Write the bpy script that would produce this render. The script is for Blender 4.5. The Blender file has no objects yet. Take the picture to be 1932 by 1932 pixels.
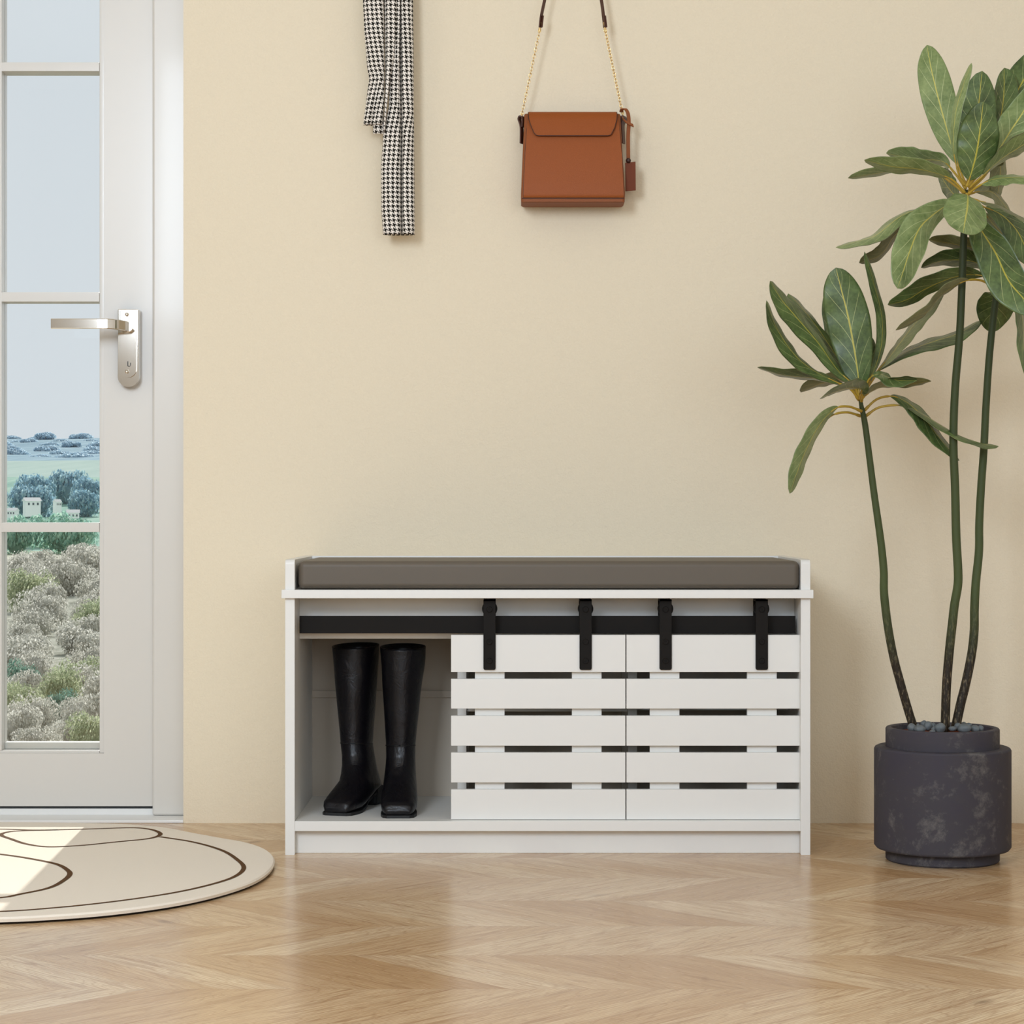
import bpy, bmesh, math, random
from mathutils import Vector, Matrix, noise
PI = math.pi
SC = bpy.context.scene
COL = SC.collection
F = 4200.0; H = 0.647; CX = 966.0

# ------------------------------------------------------------------ camera, sky, sun, lights, exposure
cam = bpy.data.cameras.new('camera'); camo = bpy.data.objects.new('camera', cam); COL.objects.link(camo)
camo.location = (0, 0, H); camo.rotation_euler = (PI/2, 0, 0)
cam.sensor_width = 36; cam.sensor_height = 36; cam.lens = 36*F/1932; cam.clip_end = 6000; cam.clip_start = .05
SC.camera = camo
SC.view_settings.view_transform = 'Standard'; SC.view_settings.look = 'None'
SC.view_settings.exposure = 0.0; SC.view_settings.gamma = 1; SC.view_settings.use_curve_mapping = False
SC.cycles.use_denoising = True
SC.cycles.max_bounces = 12; SC.cycles.diffuse_bounces = 6; SC.cycles.transparent_max_bounces = 16
SC.cycles.caustics_reflective = False; SC.cycles.caustics_refractive = False
SC.cycles.sample_clamp_indirect = 6

w = bpy.data.worlds.new('world'); SC.world = w; w.use_nodes = True
bg = w.node_tree.nodes['Background']; bg.inputs[0].default_value = (.70, .755, .81, 1); bg.inputs[1].default_value = 1.03

def area(name, loc, target, sx, sy, power, col):
    L = bpy.data.lights.new(name, 'AREA'); L.shape = 'RECTANGLE'; L.size = sx; L.size_y = sy; L.energy = power; L.color = col
    o = bpy.data.objects.new(name, L); COL.objects.link(o); o.location = loc
    d = Vector(target)-Vector(loc); o.rotation_euler = d.to_track_quat('-Z', 'Y').to_euler(); return o
sun = bpy.data.lights.new('sun', 'SUN'); sun.energy = 4.6; sun.angle = math.radians(.6); sun.color = (1, .97, .93)
so = bpy.data.objects.new('sun', sun); COL.objects.link(so)
so.rotation_euler = Vector((.040, -.787, -.787*.556)).to_track_quat('-Z', 'Y').to_euler()
area('assumed_key_side', (-1.08, .6, 1.9), (.4, 4.6, .8), .7, 1.0, 66, (.84, .965, 1.11))  # assumed soft key lamp at camera left, unseen; left wall has no window
area('fill_light_rear', (.75, -1.3, 1.6), (.9, 4.6, 1.25), 2.9, 1.7, 58, (.825, .96, 1.11))  # added soft fill behind the camera; no window is built there

# ------------------------------------------------------------------ helpers
def P(px, py, D): return Vector(((px-CX)*D/F, D, H-(py-CX)*D/F))
def FL(px, py, z=0.0):
    D = (H-z)*F/(py-CX); return Vector(((px-CX)*D/F, D, z))
def lin(c):
    c = c/255.0; return c/12.92 if c <= .04045 else ((c+.055)/1.055)**2.4
def rgb(r, g, b): return (lin(r), lin(g), lin(b), 1)

def new_mat(name, col, rough=.5, metal=0.0, spec=.5, coat=0.0):
    m = bpy.data.materials.new(name); m.use_nodes = True
    b = m.node_tree.nodes['Principled BSDF']
    b.inputs['Base Color'].default_value = col; b.inputs['Roughness'].default_value = rough
    b.inputs['Metallic'].default_value = metal; b.inputs['Specular IOR Level'].default_value = spec
    b.inputs['Coat Weight'].default_value = coat; b.inputs['Coat Roughness'].default_value = .08
    return m
class NT:
    def __init__(s, m): s.t = m.node_tree; s.b = s.t.nodes['Principled BSDF']
    def n(s, kind, **kw):
        o = s.t.nodes.new('ShaderNode'+kind)
        for k, v in kw.items():
            if k.startswith('i_'):
                key = k[2:]; key = int(key) if key.isdigit() else key.replace('_', ' ')
                s.put(o.inputs[key], v)
            else: setattr(o, k, v)
        return o
    def put(s, sock, v):
        if isinstance(v, bpy.types.NodeSocket): s.t.links.new(v, sock)
        elif isinstance(v, bpy.types.Node): s.t.links.new(v.outputs[0], sock)
        else: sock.default_value = v
    def m(s, op, a, b=None, c=None):
        o = s.t.nodes.new('ShaderNodeMath'); o.operation = op; s.put(o.inputs[0], a)
        if b is not None: s.put(o.inputs[1], b)
        if c is not None: s.put(o.inputs[2], c)
        return o.outputs[0]
    def mix(s, fac, a, b, mode='MIX'):
        o = s.t.nodes.new('ShaderNodeMix'); o.data_type = 'RGBA'; o.blend_type = mode
        s.put(o.inputs[0], fac); s.put(o.inputs[6], a); s.put(o.inputs[7], b); return o.outputs[2]
    def ramp(s, fac, stops):
        o = s.t.nodes.new('ShaderNodeValToRGB'); s.put(o.inputs[0], fac); e = o.color_ramp.elements
        while len(e) < len(stops): e.new(.5)
        for k, (p, c) in enumerate(stops): e[k].position = p; e[k].color = c
        return o.outputs[0]
    def noise(s, scale, vec=None, detail=3, rough=.5, dist=0.0):
        o = s.t.nodes.new('ShaderNodeTexNoise'); o.inputs['Scale'].default_value = scale; o.inputs['Detail'].default_value = detail
        o.inputs['Roughness'].default_value = rough; o.inputs['Distortion'].default_value = dist
        if vec is not None: s.put(o.inputs['Vector'], vec)
        return o
    def obj(s): return s.n('TexCoord').outputs['Object']
    def bump(s, h, strength=.2, dist=.001):
        o = s.n('Bump'); o.inputs['Strength'].default_value = strength; o.inputs['Distance'].default_value = dist
        s.put(o.inputs['Height'], h); s.t.links.new(o.outputs[0], s.b.inputs['Normal'])
    def base(s, v): s.put(s.b.inputs['Base Color'], v)

M = {}
M['white'] = new_mat('white_paint', rgb(221, 219, 214), .42)
M['gloss'] = new_mat('gloss_white_paint', rgb(226, 225, 222), .33, coat=.12)
M['door'] = new_mat('door_paint', rgb(209, 205, 198), .33, coat=.12)
M['black'] = new_mat('black_metal', rgb(20, 16, 12), .6, 0, .15)
M['chrome'] = new_mat('polished_nickel', rgb(226, 220, 210), .09, 1)
M['gold'] = new_mat('pale_gold', rgb(226, 196, 140), .25, 1)
M['dark'] = new_mat('gap_shade_and_mark', rgb(60, 64, 66), .6)  # for the painted shade strip under the door and the key mark
M['interior_back'] = new_mat('back_panel_shaded', rgb(184, 172, 156), .6)  # white panel darkened: shade of the open bay put into its colour

m = M['wall'] = new_mat('cream_wall_paint', rgb(229, 214, 185), .85, 0, .2); t = NT(m)
n1 = t.noise(300, t.obj(), 3); n2 = t.noise(90, t.obj(), 2)
t.base(t.mix(t.m('MULTIPLY', n1.outputs[0], .35), rgb(228, 215, 191), rgb(212, 198, 171)))
t.bump(t.m('ADD', n1.outputs[0], n2.outputs[0]), .5, .0016)
M['room'] = new_mat('room_wall_paint', rgb(222, 219, 214), .9, 0, .2)
M['ceil'] = new_mat('ceiling_paint', rgb(238, 235, 228), .9, 0, .2)

# chevron oak floor
m = M['floor'] = new_mat('oak_chevron', rgb(205, 175, 135), .3, 0, .45); t = NT(m)
sx = t.n('SeparateXYZ'); t.put(sx.inputs[0], t.obj()); X, Y = sx.outputs[0], sx.outputs[1]
W = .2289; BW = .0985
v = t.m('DIVIDE', t.m('SUBTRACT', Y, 3.2485-W*40), W)
row = t.m('FLOOR', v); fr = t.m('FRACT', v); odd = t.m('MODULO', row, 2.0)
tri = t.m('MULTIPLY', t.m('ADD', t.m('MULTIPLY', fr, t.m('SUBTRACT', 1.0, t.m('MULTIPLY', odd, 2.0))), odd), W)
uu = t.m('DIVIDE', t.m('ADD', t.m('SUBTRACT', X, tri), 20.03), BW)
bid = t.m('FLOOR', uu); bf = t.m('FRACT', uu)
cid = t.n('CombineXYZ', i_0=bid, i_1=row, i_2=0.0)
wn = t.n('TexWhiteNoise', noise_dimensions='3D'); t.put(wn.inputs['Vector'], cid.outputs[0])
sgn = t.m('SUBTRACT', 1.0, t.m('MULTIPLY', odd, 2.0))
al = t.m('ADD', X, t.m('MULTIPLY', Y, sgn)); ac = t.m('SUBTRACT', X, t.m('MULTIPLY', Y, sgn))
rv = t.m('MULTIPLY', wn.outputs['Value'], 37.0)
g1 = t.n('CombineXYZ', i_0=t.m('ADD', t.m('MULTIPLY', al, .9), rv), i_1=t.m('ADD', t.m('MULTIPLY', ac, 7.0), rv), i_2=rv)
na = t.noise(3.0, g1.outputs[0], 4, .55, .9)
wv = t.n('TexWave', wave_type='BANDS', bands_direction='Y', i_Scale=5.5, i_Distortion=7.0, i_Detail=2.5, i_Detail_Scale=1.2); t.put(wv.inputs['Vector'], g1.outputs[0])
g2 = t.n('CombineXYZ', i_0=t.m('MULTIPLY', al, 8.0), i_1=t.m('MULTIPLY', ac, 190.0), i_2=rv)
nb = t.noise(2.2, g2.outputs[0], 2, .5)
c0 = t.ramp(wn.outputs['Value'], [(0, rgb(200, 166, 122)), (.45, rgb(223, 195, 154)), (1, rgb(239, 218, 182))])
c1 = t.mix(t.m('MULTIPLY', t.m('SMOOTH_MAX', t.m('SUBTRACT', na.outputs[0], .42), 0.0, .05), 1.5), c0, rgb(176, 138, 98))
c2 = t.mix(t.m('MULTIPLY', t.m('POWER', wv.outputs['Fac'], 3.0), .5), c1, rgb(166, 126, 86))
g4 = t.n('CombineXYZ', i_0=t.m('ADD', t.m('MULTIPLY', al, 2.2), rv), i_1=t.m('ADD', t.m('MULTIPLY', ac, 34.0), rv), i_2=rv)
nc = t.noise(1.6, g4.outputs[0], 5, .62, 1.6)
c2 = t.mix(t.m('MULTIPLY', t.m('MAXIMUM', t.m('SUBTRACT', nc.outputs[0], .5), 0.0), 3.4), c2, rgb(150, 110, 72))
g5 = t.n('CombineXYZ', i_0=t.m('ADD', t.m('MULTIPLY', al, 1.3), rv), i_1=t.m('ADD', t.m('MULTIPLY', ac, 9.0), rv), i_2=rv)
nd = t.noise(1.5, g5.outputs[0], 2, .5, .4)
ring = t.m('ABSOLUTE', t.m('SUBTRACT', t.m('FRACT', t.m('MULTIPLY', nd.outputs[0], 17.0)), .5))
c2 = t.mix(t.m('MULTIPLY', t.m('MAXIMUM', t.m('SUBTRACT', .17, ring), 0.0), 2.2), c2, rgb(148, 108, 70))
c3 = t.mix(t.m('MULTIPLY', t.m('POWER', nb.outputs[0], 1.6), .8), c2, rgb(158, 116, 76))
g3 = t.n('CombineXYZ', i_0=t.m('ADD', t.m('MULTIPLY', al, 2.4), rv), i_1=t.m('ADD', t.m('MULTIPLY', ac, 5.0), rv), i_2=rv)
vo = t.n('TexVoronoi', i_Scale=1.0); t.put(vo.inputs['Vector'], g3.outputs[0])
kn = t.m('SUBTRACT', 1.0, t.m('SMOOTH_MIN', t.m('MULTIPLY', vo.outputs['Distance'], 11.0), 1.0, .4))
c4 = t.mix(t.m('MULTIPLY', kn, .75), c3, rgb(112, 80, 50))
e = t.m('MINIMUM', bf, t.m('SUBTRACT', 1.0, bf)); e2 = t.m('MINIMUM', fr, t.m('SUBTRACT', 1.0, fr))
ed = t.m('MAXIMUM', t.m('LESS_THAN', e, .006), t.m('LESS_THAN', e2, .0028))
c5 = t.mix(t.m('MULTIPLY', ed, .35), c4, rgb(140, 104, 70))
t.base(c5); t.put(t.b.inputs['Roughness'], t.m('ADD', .19, t.m('MULTIPLY', nb.outputs[0], .12)))
t.bump(nb.outputs[0], .02, .0003)

m = M['cushion'] = new_mat('taupe_vinyl', rgb(92, 83, 72), .5, 0, .35); t = NT(m); t.bump(t.noise(900, t.obj(), 2).outputs[0], .08, .0004)
m = M['leather'] = new_mat('tan_leather', rgb(150, 80, 36), .5, 0, .25); t = NT(m)
nn = t.noise(900, t.obj(), 3); t.base(t.mix(nn.outputs[0], rgb(152, 80, 30), rgb(132, 66, 23))); t.bump(nn.outputs[0], .45, .0008)
M['leather_side'] = new_mat('tan_leather_edge', rgb(134, 76, 42), .6, 0, .25)
M['edge'] = new_mat('dark_leather_edge', rgb(52, 22, 14), .5)
M['strap'] = new_mat('dark_brown_leather', rgb(72, 38, 24), .5)
m = M['boot'] = new_mat('black_boot_leather', rgb(12, 10, 14), .36, 0, .35); t = NT(m)
nn = t.noise(38, t.obj(), 3, .6, .6); t.bump(nn.outputs[0], .35, .006)
M['sole'] = new_mat('boot_sole', rgb(10, 10, 11), .6)
m = M['pot'] = new_mat('slate_concrete', rgb(60, 57, 66), .68, 0, .22); t = NT(m)
a = t.noise(9, t.obj(), 8, .68, .6); b_ = t.noise(30, t.obj(), 6, .75); 
c = t.mix(a.outputs[0], rgb(58, 54, 68), rgb(68, 65, 63))
sp = t.m('MULTIPLY', t.m('MAXIMUM', t.m('SUBTRACT', t.m('MULTIPLY', a.outputs[0], b_.outputs[0]), .275), 0.0), 6.0)
t.base(t.mix(sp, c, rgb(112, 108, 104))); t.bump(b_.outputs[0], .15, .001)
m = M['pebble'] = new_mat('blue_grey_stone', rgb(96, 106, 112), .6); t = NT(m)
t.base(t.mix(t.noise(60, t.obj(), 5, .7).outputs[0], rgb(66, 74, 78), rgb(112, 117, 119)))
m = M['soil'] = new_mat('reddish_soil', rgb(104, 52, 34), .95, 0, .1); t = NT(m)
nn = t.noise(160, t.obj(), 4, .7); t.base(t.mix(nn.outputs[0], rgb(70, 34, 22), rgb(140, 74, 48))); t.bump(nn.outputs[0], 1, .006)
m = M['stem'] = new_mat('plant_stem', rgb(66, 82, 50), .6, 0, .25); t = NT(m)
s_ = t.n('SeparateXYZ'); t.put(s_.inputs[0], t.obj())
mp = t.n('Mapping'); t.put(mp.inputs[0], t.obj()); mp.inputs['Scale'].default_value = (1, 1, .18)
st = t.noise(380, mp.outputs[0], 4, .7); bark = t.mix(t.m('MULTIPLY', t.m('MAXIMUM', t.m('SUBTRACT', st.outputs[0], .52), 0.0), 5.0), rgb(40, 33, 24), rgb(132, 116, 90))
fz = t.m('ADD', s_.outputs[2], t.m('MULTIPLY', t.m('SUBTRACT', st.outputs[0], .5), .12))
ff = t.n('MapRange', i_0=fz, i_1=.36, i_2=.50); ff2 = t.n('MapRange', i_0=fz, i_1=.5, i_2=1.2)
grn = t.mix(ff2.outputs[0], rgb(72, 82, 48), rgb(46, 52, 28))
t.base(t.mix(ff.outputs[0], bark, grn)); t.bump(st.outputs[0], .3, .001)
M['petiole'] = new_mat('petiole', rgb(172, 142, 48), .45)
def leaf_mat(name, c_a, c_b, vein, mid, rough):
    m = new_mat(name, c_a, rough, 0, .5); t = NT(m)
    uv = t.n('UVMap'); s = t.n('SeparateXYZ'); t.put(s.inputs[0], uv.outputs[0]); U, V = s.outputs[0], s.outputs[1]
    au = t.m('ABSOLUTE', t.m('SUBTRACT', U, .5))
    n = t.noise(22, t.obj(), 5, .65); n2 = t.noise(160, t.obj(), 3, .6)
    base = t.ramp(t.m('ADD', t.m('MULTIPLY', n.outputs[0], .7), t.m('MULTIPLY', n2.outputs[0], .3)), [(.32, c_a), (.68, c_b)])
    side = t.m('MULTIPLY', t.m('GREATER_THAN', U, .5), .45)
    k = t.m('ADD', t.m('MULTIPLY', t.m('SUBTRACT', V, t.m('MULTIPLY', t.m('POWER', au, .75), .5)), 6.5), side)
    d = t.m('ABSOLUTE', t.m('SUBTRACT', t.m('FRACT', k), .5))
    lw = t.m('SUBTRACT', .034, t.m('MULTIPLY', au, .055))
    line = t.m('MULTIPLY', t.m('LESS_THAN', d, lw), t.m('LESS_THAN', au, .43))
    c = t.mix(t.m('MULTIPLY', line, .75), base, vein)
    mw = t.m('SUBTRACT', .026, t.m('MULTIPLY', V, .014))
    c = t.mix(t.m('LESS_THAN', au, mw), c, mid)
    t.base(c); return m
M['leaf_top'] = leaf_mat('leaf_top', rgb(38, 56, 24), rgb(100, 120, 66), rgb(172, 176, 118), rgb(170, 160, 62), .33)
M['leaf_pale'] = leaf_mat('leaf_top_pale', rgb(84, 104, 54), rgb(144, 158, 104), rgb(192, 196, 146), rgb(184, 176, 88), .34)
M['leaf_back'] = leaf_mat('leaf_back', rgb(92, 94, 58), rgb(128, 132, 88), rgb(160, 160, 108), rgb(164, 150, 70), .45)
# houndstooth from cloth UV (metres)
m = M['hound'] = new_mat('houndstooth_cloth', rgb(225, 215, 205), .9, 0, .15); t = NT(m)
uv = t.n('UVMap'); s = t.n('SeparateXYZ'); t.put(s.inputs[0], uv.outputs[0]); TH = .00955/8
i = t.m('FLOOR', t.m('DIVIDE', s.outputs[0], TH)); j = t.m('FLOOR', t.m('DIVIDE', s.outputs[1], TH))
wa = t.m('LESS_THAN', t.m('FLOORED_MODULO', i, 8.0), 4.0); we = t.m('LESS_THAN', t.m('FLOORED_MODULO', j, 8.0), 4.0)
tw = t.m('LESS_THAN', t.m('FLOORED_MODULO', t.m('ADD', i, j), 4.0), 2.0)
bl = t.m('ADD', t.m('MULTIPLY', tw, wa), t.m('MULTIPLY', t.m('SUBTRACT', 1.0, tw), we))
t.base(t.mix(bl, rgb(232, 224, 214), rgb(30, 26, 20)))
m = M['rug'] = new_mat('cream_rug', rgb(228, 217, 202), .95, 0, .1); t = NT(m); nn = t.noise(700, t.obj(), 3)
t.base(t.mix(nn.outputs[0], rgb(224, 213, 198), rgb(233, 223, 208))); t.bump(nn.outputs[0], .4, .001)
M['rug_line'] = new_mat('brown_pile_line', rgb(92, 66, 42), .95, 0, .1)
M['rug_back'] = new_mat('rug_backing', rgb(40, 34, 28), .9, 0, .1)
m = M['glass'] = bpy.data.materials.new('clear_glass'); m.use_nodes = True; nt = m.node_tree; nt.nodes.clear()
o = nt.nodes.new('ShaderNodeOutputMaterial'); mx = nt.nodes.new('ShaderNodeMixShader'); tr = nt.nodes.new('ShaderNodeBsdfTransparent')
gl = nt.nodes.new('ShaderNodeBsdfGlossy'); gl.inputs['Roughness'].default_value = .01; mx.inputs[0].default_value = .05
tr.inputs[0].default_value = (.98, .99, .985, 1)
nt.links.new(tr.outputs[0], mx.inputs[1]); nt.links.new(gl.outputs[0], mx.inputs[2]); nt.links.new(mx.outputs[0], o.inputs[0])

def finish(bm, name, mat, parent=None, smooth=False, normals=True):
    if normals: bmesh.ops.recalc_face_normals(bm, faces=bm.faces)
    me = bpy.data.meshes.new(name); bm.to_mesh(me); bm.free()
    for q in (mat if isinstance(mat, (list, tuple)) else [mat]): me.materials.append(q)
    if smooth:
        for p in me.polygons: p.use_smooth = True
        if smooth != 'all': me.set_sharp_from_angle(angle=math.radians(smooth if smooth is not True else 35))
    ob = bpy.data.objects.new(name, me); COL.objects.link(ob)
    if smooth and smooth != 'all': wm = ob.modifiers.new('wn', 'WEIGHTED_NORMAL'); wm.keep_sharp = True
    if parent: ob.parent = parent; ob.matrix_parent_inverse = parent.matrix_world.inverted() if parent.type == 'EMPTY' else Matrix.Identity(4)
    return ob
def tag(o, label=None, cat=None, group=None, kind=None):
    if label: o['label'] = label
    if cat: o['category'] = cat
    if group: o['group'] = group
    if kind: o['kind'] = kind
    return o
def empty(name, loc=(0, 0, 0)):
    o = bpy.data.objects.new(name, None); o.location = loc; o.empty_display_size = .1; COL.objects.link(o)
    o.matrix_world = Matrix.Translation(loc); return o
def abox(bm, x0, x1, y0, y1, z0, z1, bev=0.0, seg=2, mi=0):
    vs = [bm.verts.new((x, y, z)) for x in (x0, x1) for y in (y0, y1) for z in (z0, z1)]
    fs = [bm.faces.new([vs[q] for q in idx]) for idx in ((0,1,3,2),(4,6,7,5),(0,4,5,1),(2,3,7,6),(0,2,6,4),(1,5,7,3))]
    for f in fs: f.material_index = mi
    if bev:
        es = list({e for f in fs for e in f.edges})
        bmesh.ops.bevel(bm, geom=es, offset=bev, segments=seg, affect='EDGES', profile=.5)
def boxo(name, x0, x1, y0, y1, z0, z1, mat, parent=None, bev=.0008, seg=2):
    bm = bmesh.new(); abox(bm, x0, x1, y0, y1, z0, z1, bev, seg); return finish(bm, name, mat, parent, smooth=35)
def pbox(name, px0, px1, py0, py1, D, D2, mat, parent=None, bev=.0008, seg=2):   # front face measured at distance D
    a, b = P(px0, py1, D), P(px1, py0, D); return boxo(name, a.x, b.x, D, D2, a.z, b.z, mat, parent, bev, seg)
def prism(bm, pts, y0, y1, bev=0.0, seg=2, mi=0):     # pts (x,z) outline, extruded in y
    a = [bm.verts.new((x, y0, z)) for x, z in pts]; b = [bm.verts.new((x, y1, z)) for x, z in pts]
    f0 = bm.faces.new(a); f1 = bm.faces.new(b[::-1]); n = len(pts); fs = [f0, f1]
    for k in range(n): fs.append(bm.faces.new((a[k], b[k], b[(k+1) % n], a[(k+1) % n])))
    for f in fs: f.material_index = mi
    if bev: bmesh.ops.bevel(bm, geom=list(set(f0.edges)), offset=bev, segments=seg, affect='EDGES', profile=.5)
def cyl_y(bm, cx, cz, r, y0, y1, n=32, bev=0):
    prism(bm, [(cx+r*math.cos(2*PI*k/n), cz+r*math.sin(2*PI*k/n)) for k in range(n)], y0, y1, bev)
def lathe(bm, prof, n=64, c=(0, 0)):
    rings = [[bm.verts.new((c[0]+r*math.cos(2*PI*k/n), c[1]+r*math.sin(2*PI*k/n), z)) for k in range(n)] for r, z in prof]
    for a, b in zip(rings, rings[1:]):
        for k in range(n): bm.faces.new((a[k], a[(k+1) % n], b[(k+1) % n], b[k]))
    bm.faces.new(rings[0][::-1]); bm.faces.new(rings[-1])
def crom(pts, n):            # Catmull-Rom resample of a list of Vectors
    P_ = [pts[0]*2-pts[1]]+list(pts)+[pts[-1]*2-pts[-2]]; out = []
    segs = len(pts)-1
    for k in range(n+1):
        u = k/n*segs; i = min(int(u), segs-1); f = u-i; a, b, c, d = P_[i:i+4]
        out.append(.5*((2*b)+(c-a)*f+(2*a-5*b+4*c-d)*f*f+(3*b-a-3*c+d)*f**3))
    return out
def tube(bm, pts, rad, n=10, cap=True, flat=None, mi=0):
    rings = []; up = Vector((0, 1, 0))
    for i, p in enumerate(pts):
        tg = (pts[min(i+1, len(pts)-1)]-pts[max(i-1, 0)]).normalized()
        s = tg.cross(up)
        if s.length < 1e-4: s = tg.cross(Vector((1, 0, 0)))
        s.normalize(); q = s.cross(tg).normalized(); r = rad[i] if isinstance(rad, (list, tuple)) else rad
        fx, fy = flat if flat else (1, 1)
        rings.append([bm.verts.new(p+s*(r*fx*math.cos(2*PI*k/n))+q*(r*fy*math.sin(2*PI*k/n))) for k in range(n)])
    for a, b in zip(rings, rings[1:]):
        for k in range(n): bm.faces.new((a[k], a[(k+1) % n], b[(k+1) % n], b[k])).material_index = mi
    if cap:
        bm.faces.new(rings[0][::-1]).material_index = mi; bm.faces.new(rings[-1]).material_index = mi
    return rings
def ribbon(bm, pts, wd, th, wdir, mi=0):
    rings = []
    for i, p in enumerate(pts):
        tg = (pts[min(i+1, len(pts)-1)]-pts[max(i-1, 0)]).normalized(); W_ = Vector(wdir).normalized(); N = tg.cross(W_).normalized()
        rings.append([bm.verts.new(p+W_*a*wd/2+N*b*th/2) for a, b in ((-1, -1), (1, -1), (1, 1), (-1, 1))])
    for a, b in zip(rings, rings[1:]):
        for k in range(4): bm.faces.new((a[k], a[(k+1) % 4], b[(k+1) % 4], b[k])).material_index = mi
    bm.faces.new(rings[0][::-1]).material_index = mi; bm.faces.new(rings[-1]).material_index = mi
def torus(bm, c, R_, r, mat3, stretch=1.0, n=18, k=8):
    rings = []
    for a in range(n):
        t_ = 2*PI*a/n; ce = Vector((R_*math.cos(t_), 0, R_*stretch*math.sin(t_))); d = Vector((math.cos(t_), 0, math.sin(t_)))
        rings.append([bm.verts.new(Vector(c)+mat3 @ (ce+d*r*math.cos(2*PI*b/k)+Vector((0, r*math.sin(2*PI*b/k), 0)))) for b in range(k)])
    for a in range(n):
        A, B = rings[a], rings[(a+1) % n]
        for b in range(k): bm.faces.new((A[b], A[(b+1) % k], B[(b+1) % k], B[b]))

# ------------------------------------------------------------------ room
YW = 4.629
def struct(o): o['kind'] = 'structure'; return o
XL, XR, YB, ZC = -2.4, 2.3, -1.6, 2.75
struct(boxo('floor', XL-.1, XR+.1, YB-.1, 4.80, -.08, 0, M['floor'], None, 0))
struct(boxo('ceiling', XL-.1, XR+.1, YB-.1, YW+.2, ZC, ZC+.1, M['ceil'], None, 0))
OXR = P(346, 0, YW).x; OXL = OXR-.99; OZ = 2.26
bm = bmesh.new(); abox(bm, OXR, XR+.1, YW, YW+.2, 0, ZC); abox(bm, XL-.1, OXL, YW, YW+.2, 0, ZC); abox(bm, OXL, OXR, YW, YW+.2, OZ, ZC)
struct(finish(bm, 'wall_back', M['wall']))
struct(boxo('wall_left', XL-.1, XL, YB, YW, 0, ZC, M['room'], None, 0))
struct(boxo('wall_right', XR, XR+.1, YB, YW, 0, ZC, M['room'], None, 0))
struct(boxo('wall_front', XL, XR, YB-.1, YB, 0, ZC, M['room'], None, 0))
# threshold and frame
bm = bmesh.new(); abox(bm, OXL, OXR, YW-.001, YW+.2, 0, .006, .0015); abox(bm, OXL, OXR, 4.716, YW+.2, 0, .0185, .001)
abox(bm, OXL, OXR, YW+.2, YW+.5, -.1, -.01)
struct(finish(bm, 'trim_2', M['gloss'], None, 35))
DC = 4.698; cxl = P(287, 0, DC).x
bm = bmesh.new(); abox(bm, cxl, OXR, DC, 4.80, .006, OZ, .006, 4)
bl_ = OXL+(OXR-cxl); abox(bm, OXL, bl_, DC, 4.80, .006, OZ, .006, 4); abox(bm, bl_, cxl, DC, 4.80, OZ-.066, OZ, .006, 4)
struct(finish(bm, 'trim_1', M['door'], None, 40))
# door leaf
DD = 4.712; DB = 4.765
dz0, dz1 = P(0, 1521, DD).z, OZ-.07
lx0, lx1 = bl_+.003, cxl-.0002
gx1 = P(187, 0, DD).x; gx0 = lx0+(lx1-gx1)
gz0 = P(0, 1416, DD).z
mz = [(P(0, 1004, DD).z, P(0, 986, DD).z), (P(0, 569, DD).z, P(0, 551, DD).z), (P(0, 134, DD).z, P(0, 117, DD).z)]
gz1 = mz[-1][1]+(mz[1][0]-mz[0][1]); 
vm1 = P(3, 0, DD).x; vm = [(vm1-.02, vm1)]; sp_ = gx1-vm1; 
vm.append((gx0+sp_-.0, gx0+sp_+.02)) if gx0+sp_+.02 < vm1-.1 else None
bm = bmesh.new()
abox(bm, gx1+.010, lx1, DD, DB, dz0, dz1); abox(bm, lx0, gx0-.010, DD, DB, dz0, dz1)
abox(bm, gx0-.010, gx1+.010, DD, DB, dz0, gz0-.006); abox(bm, gx0-.010, gx1+.010, DD, DB, gz1+.006, dz1)
# glazing beads
abox(bm, gx1, gx1+.0105, DD+.004, DB, gz0-.006, gz1+.006, .0015); abox(bm, gx0-.0105, gx0, DD+.004, DB, gz0-.006, gz1+.006, .0015)
abox(bm, gx0, gx1, DD+.004, DB, gz0-.0065, gz0, .0015); abox(bm, gx0, gx1, DD+.004, DB, gz1, gz1+.0065, .0015)
abox(bm, gx0, gx1, DB-.022, DB, gz0, gz0+.0145, .002)
for a, b in vm: abox(bm, a, b, DD+.0015, DB-.0003, gz0, gz1, .001)
for a, b in mz: abox(bm, gx0, gx1, DD+.0021, DB-.001, a, b, .001)
door = struct(finish(bm, 'door_1', M['door'], None, 35))
xs = [gx0]+[q for pr in sorted(vm) for q in pr]+[gx1]; zs = [gz0]+[q for pr in mz for q in pr]+[gz1]
for a in range(0, len(xs), 2):
    for b in range(0, len(zs), 2):
        bm = bmesh.new(); abox(bm, xs[a], xs[a+1], DB-.026, DB-.023, zs[b], zs[b+1]); finish(bm, 'glass_pane', M['glass'], door)
boxo('door_gap_shade', lx0+.004, lx1-.001, DD+.012, DD+.03, .0187, dz0+.001, M['dark'], door)  # dark strip standing in for the shaded gap under the door
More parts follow.
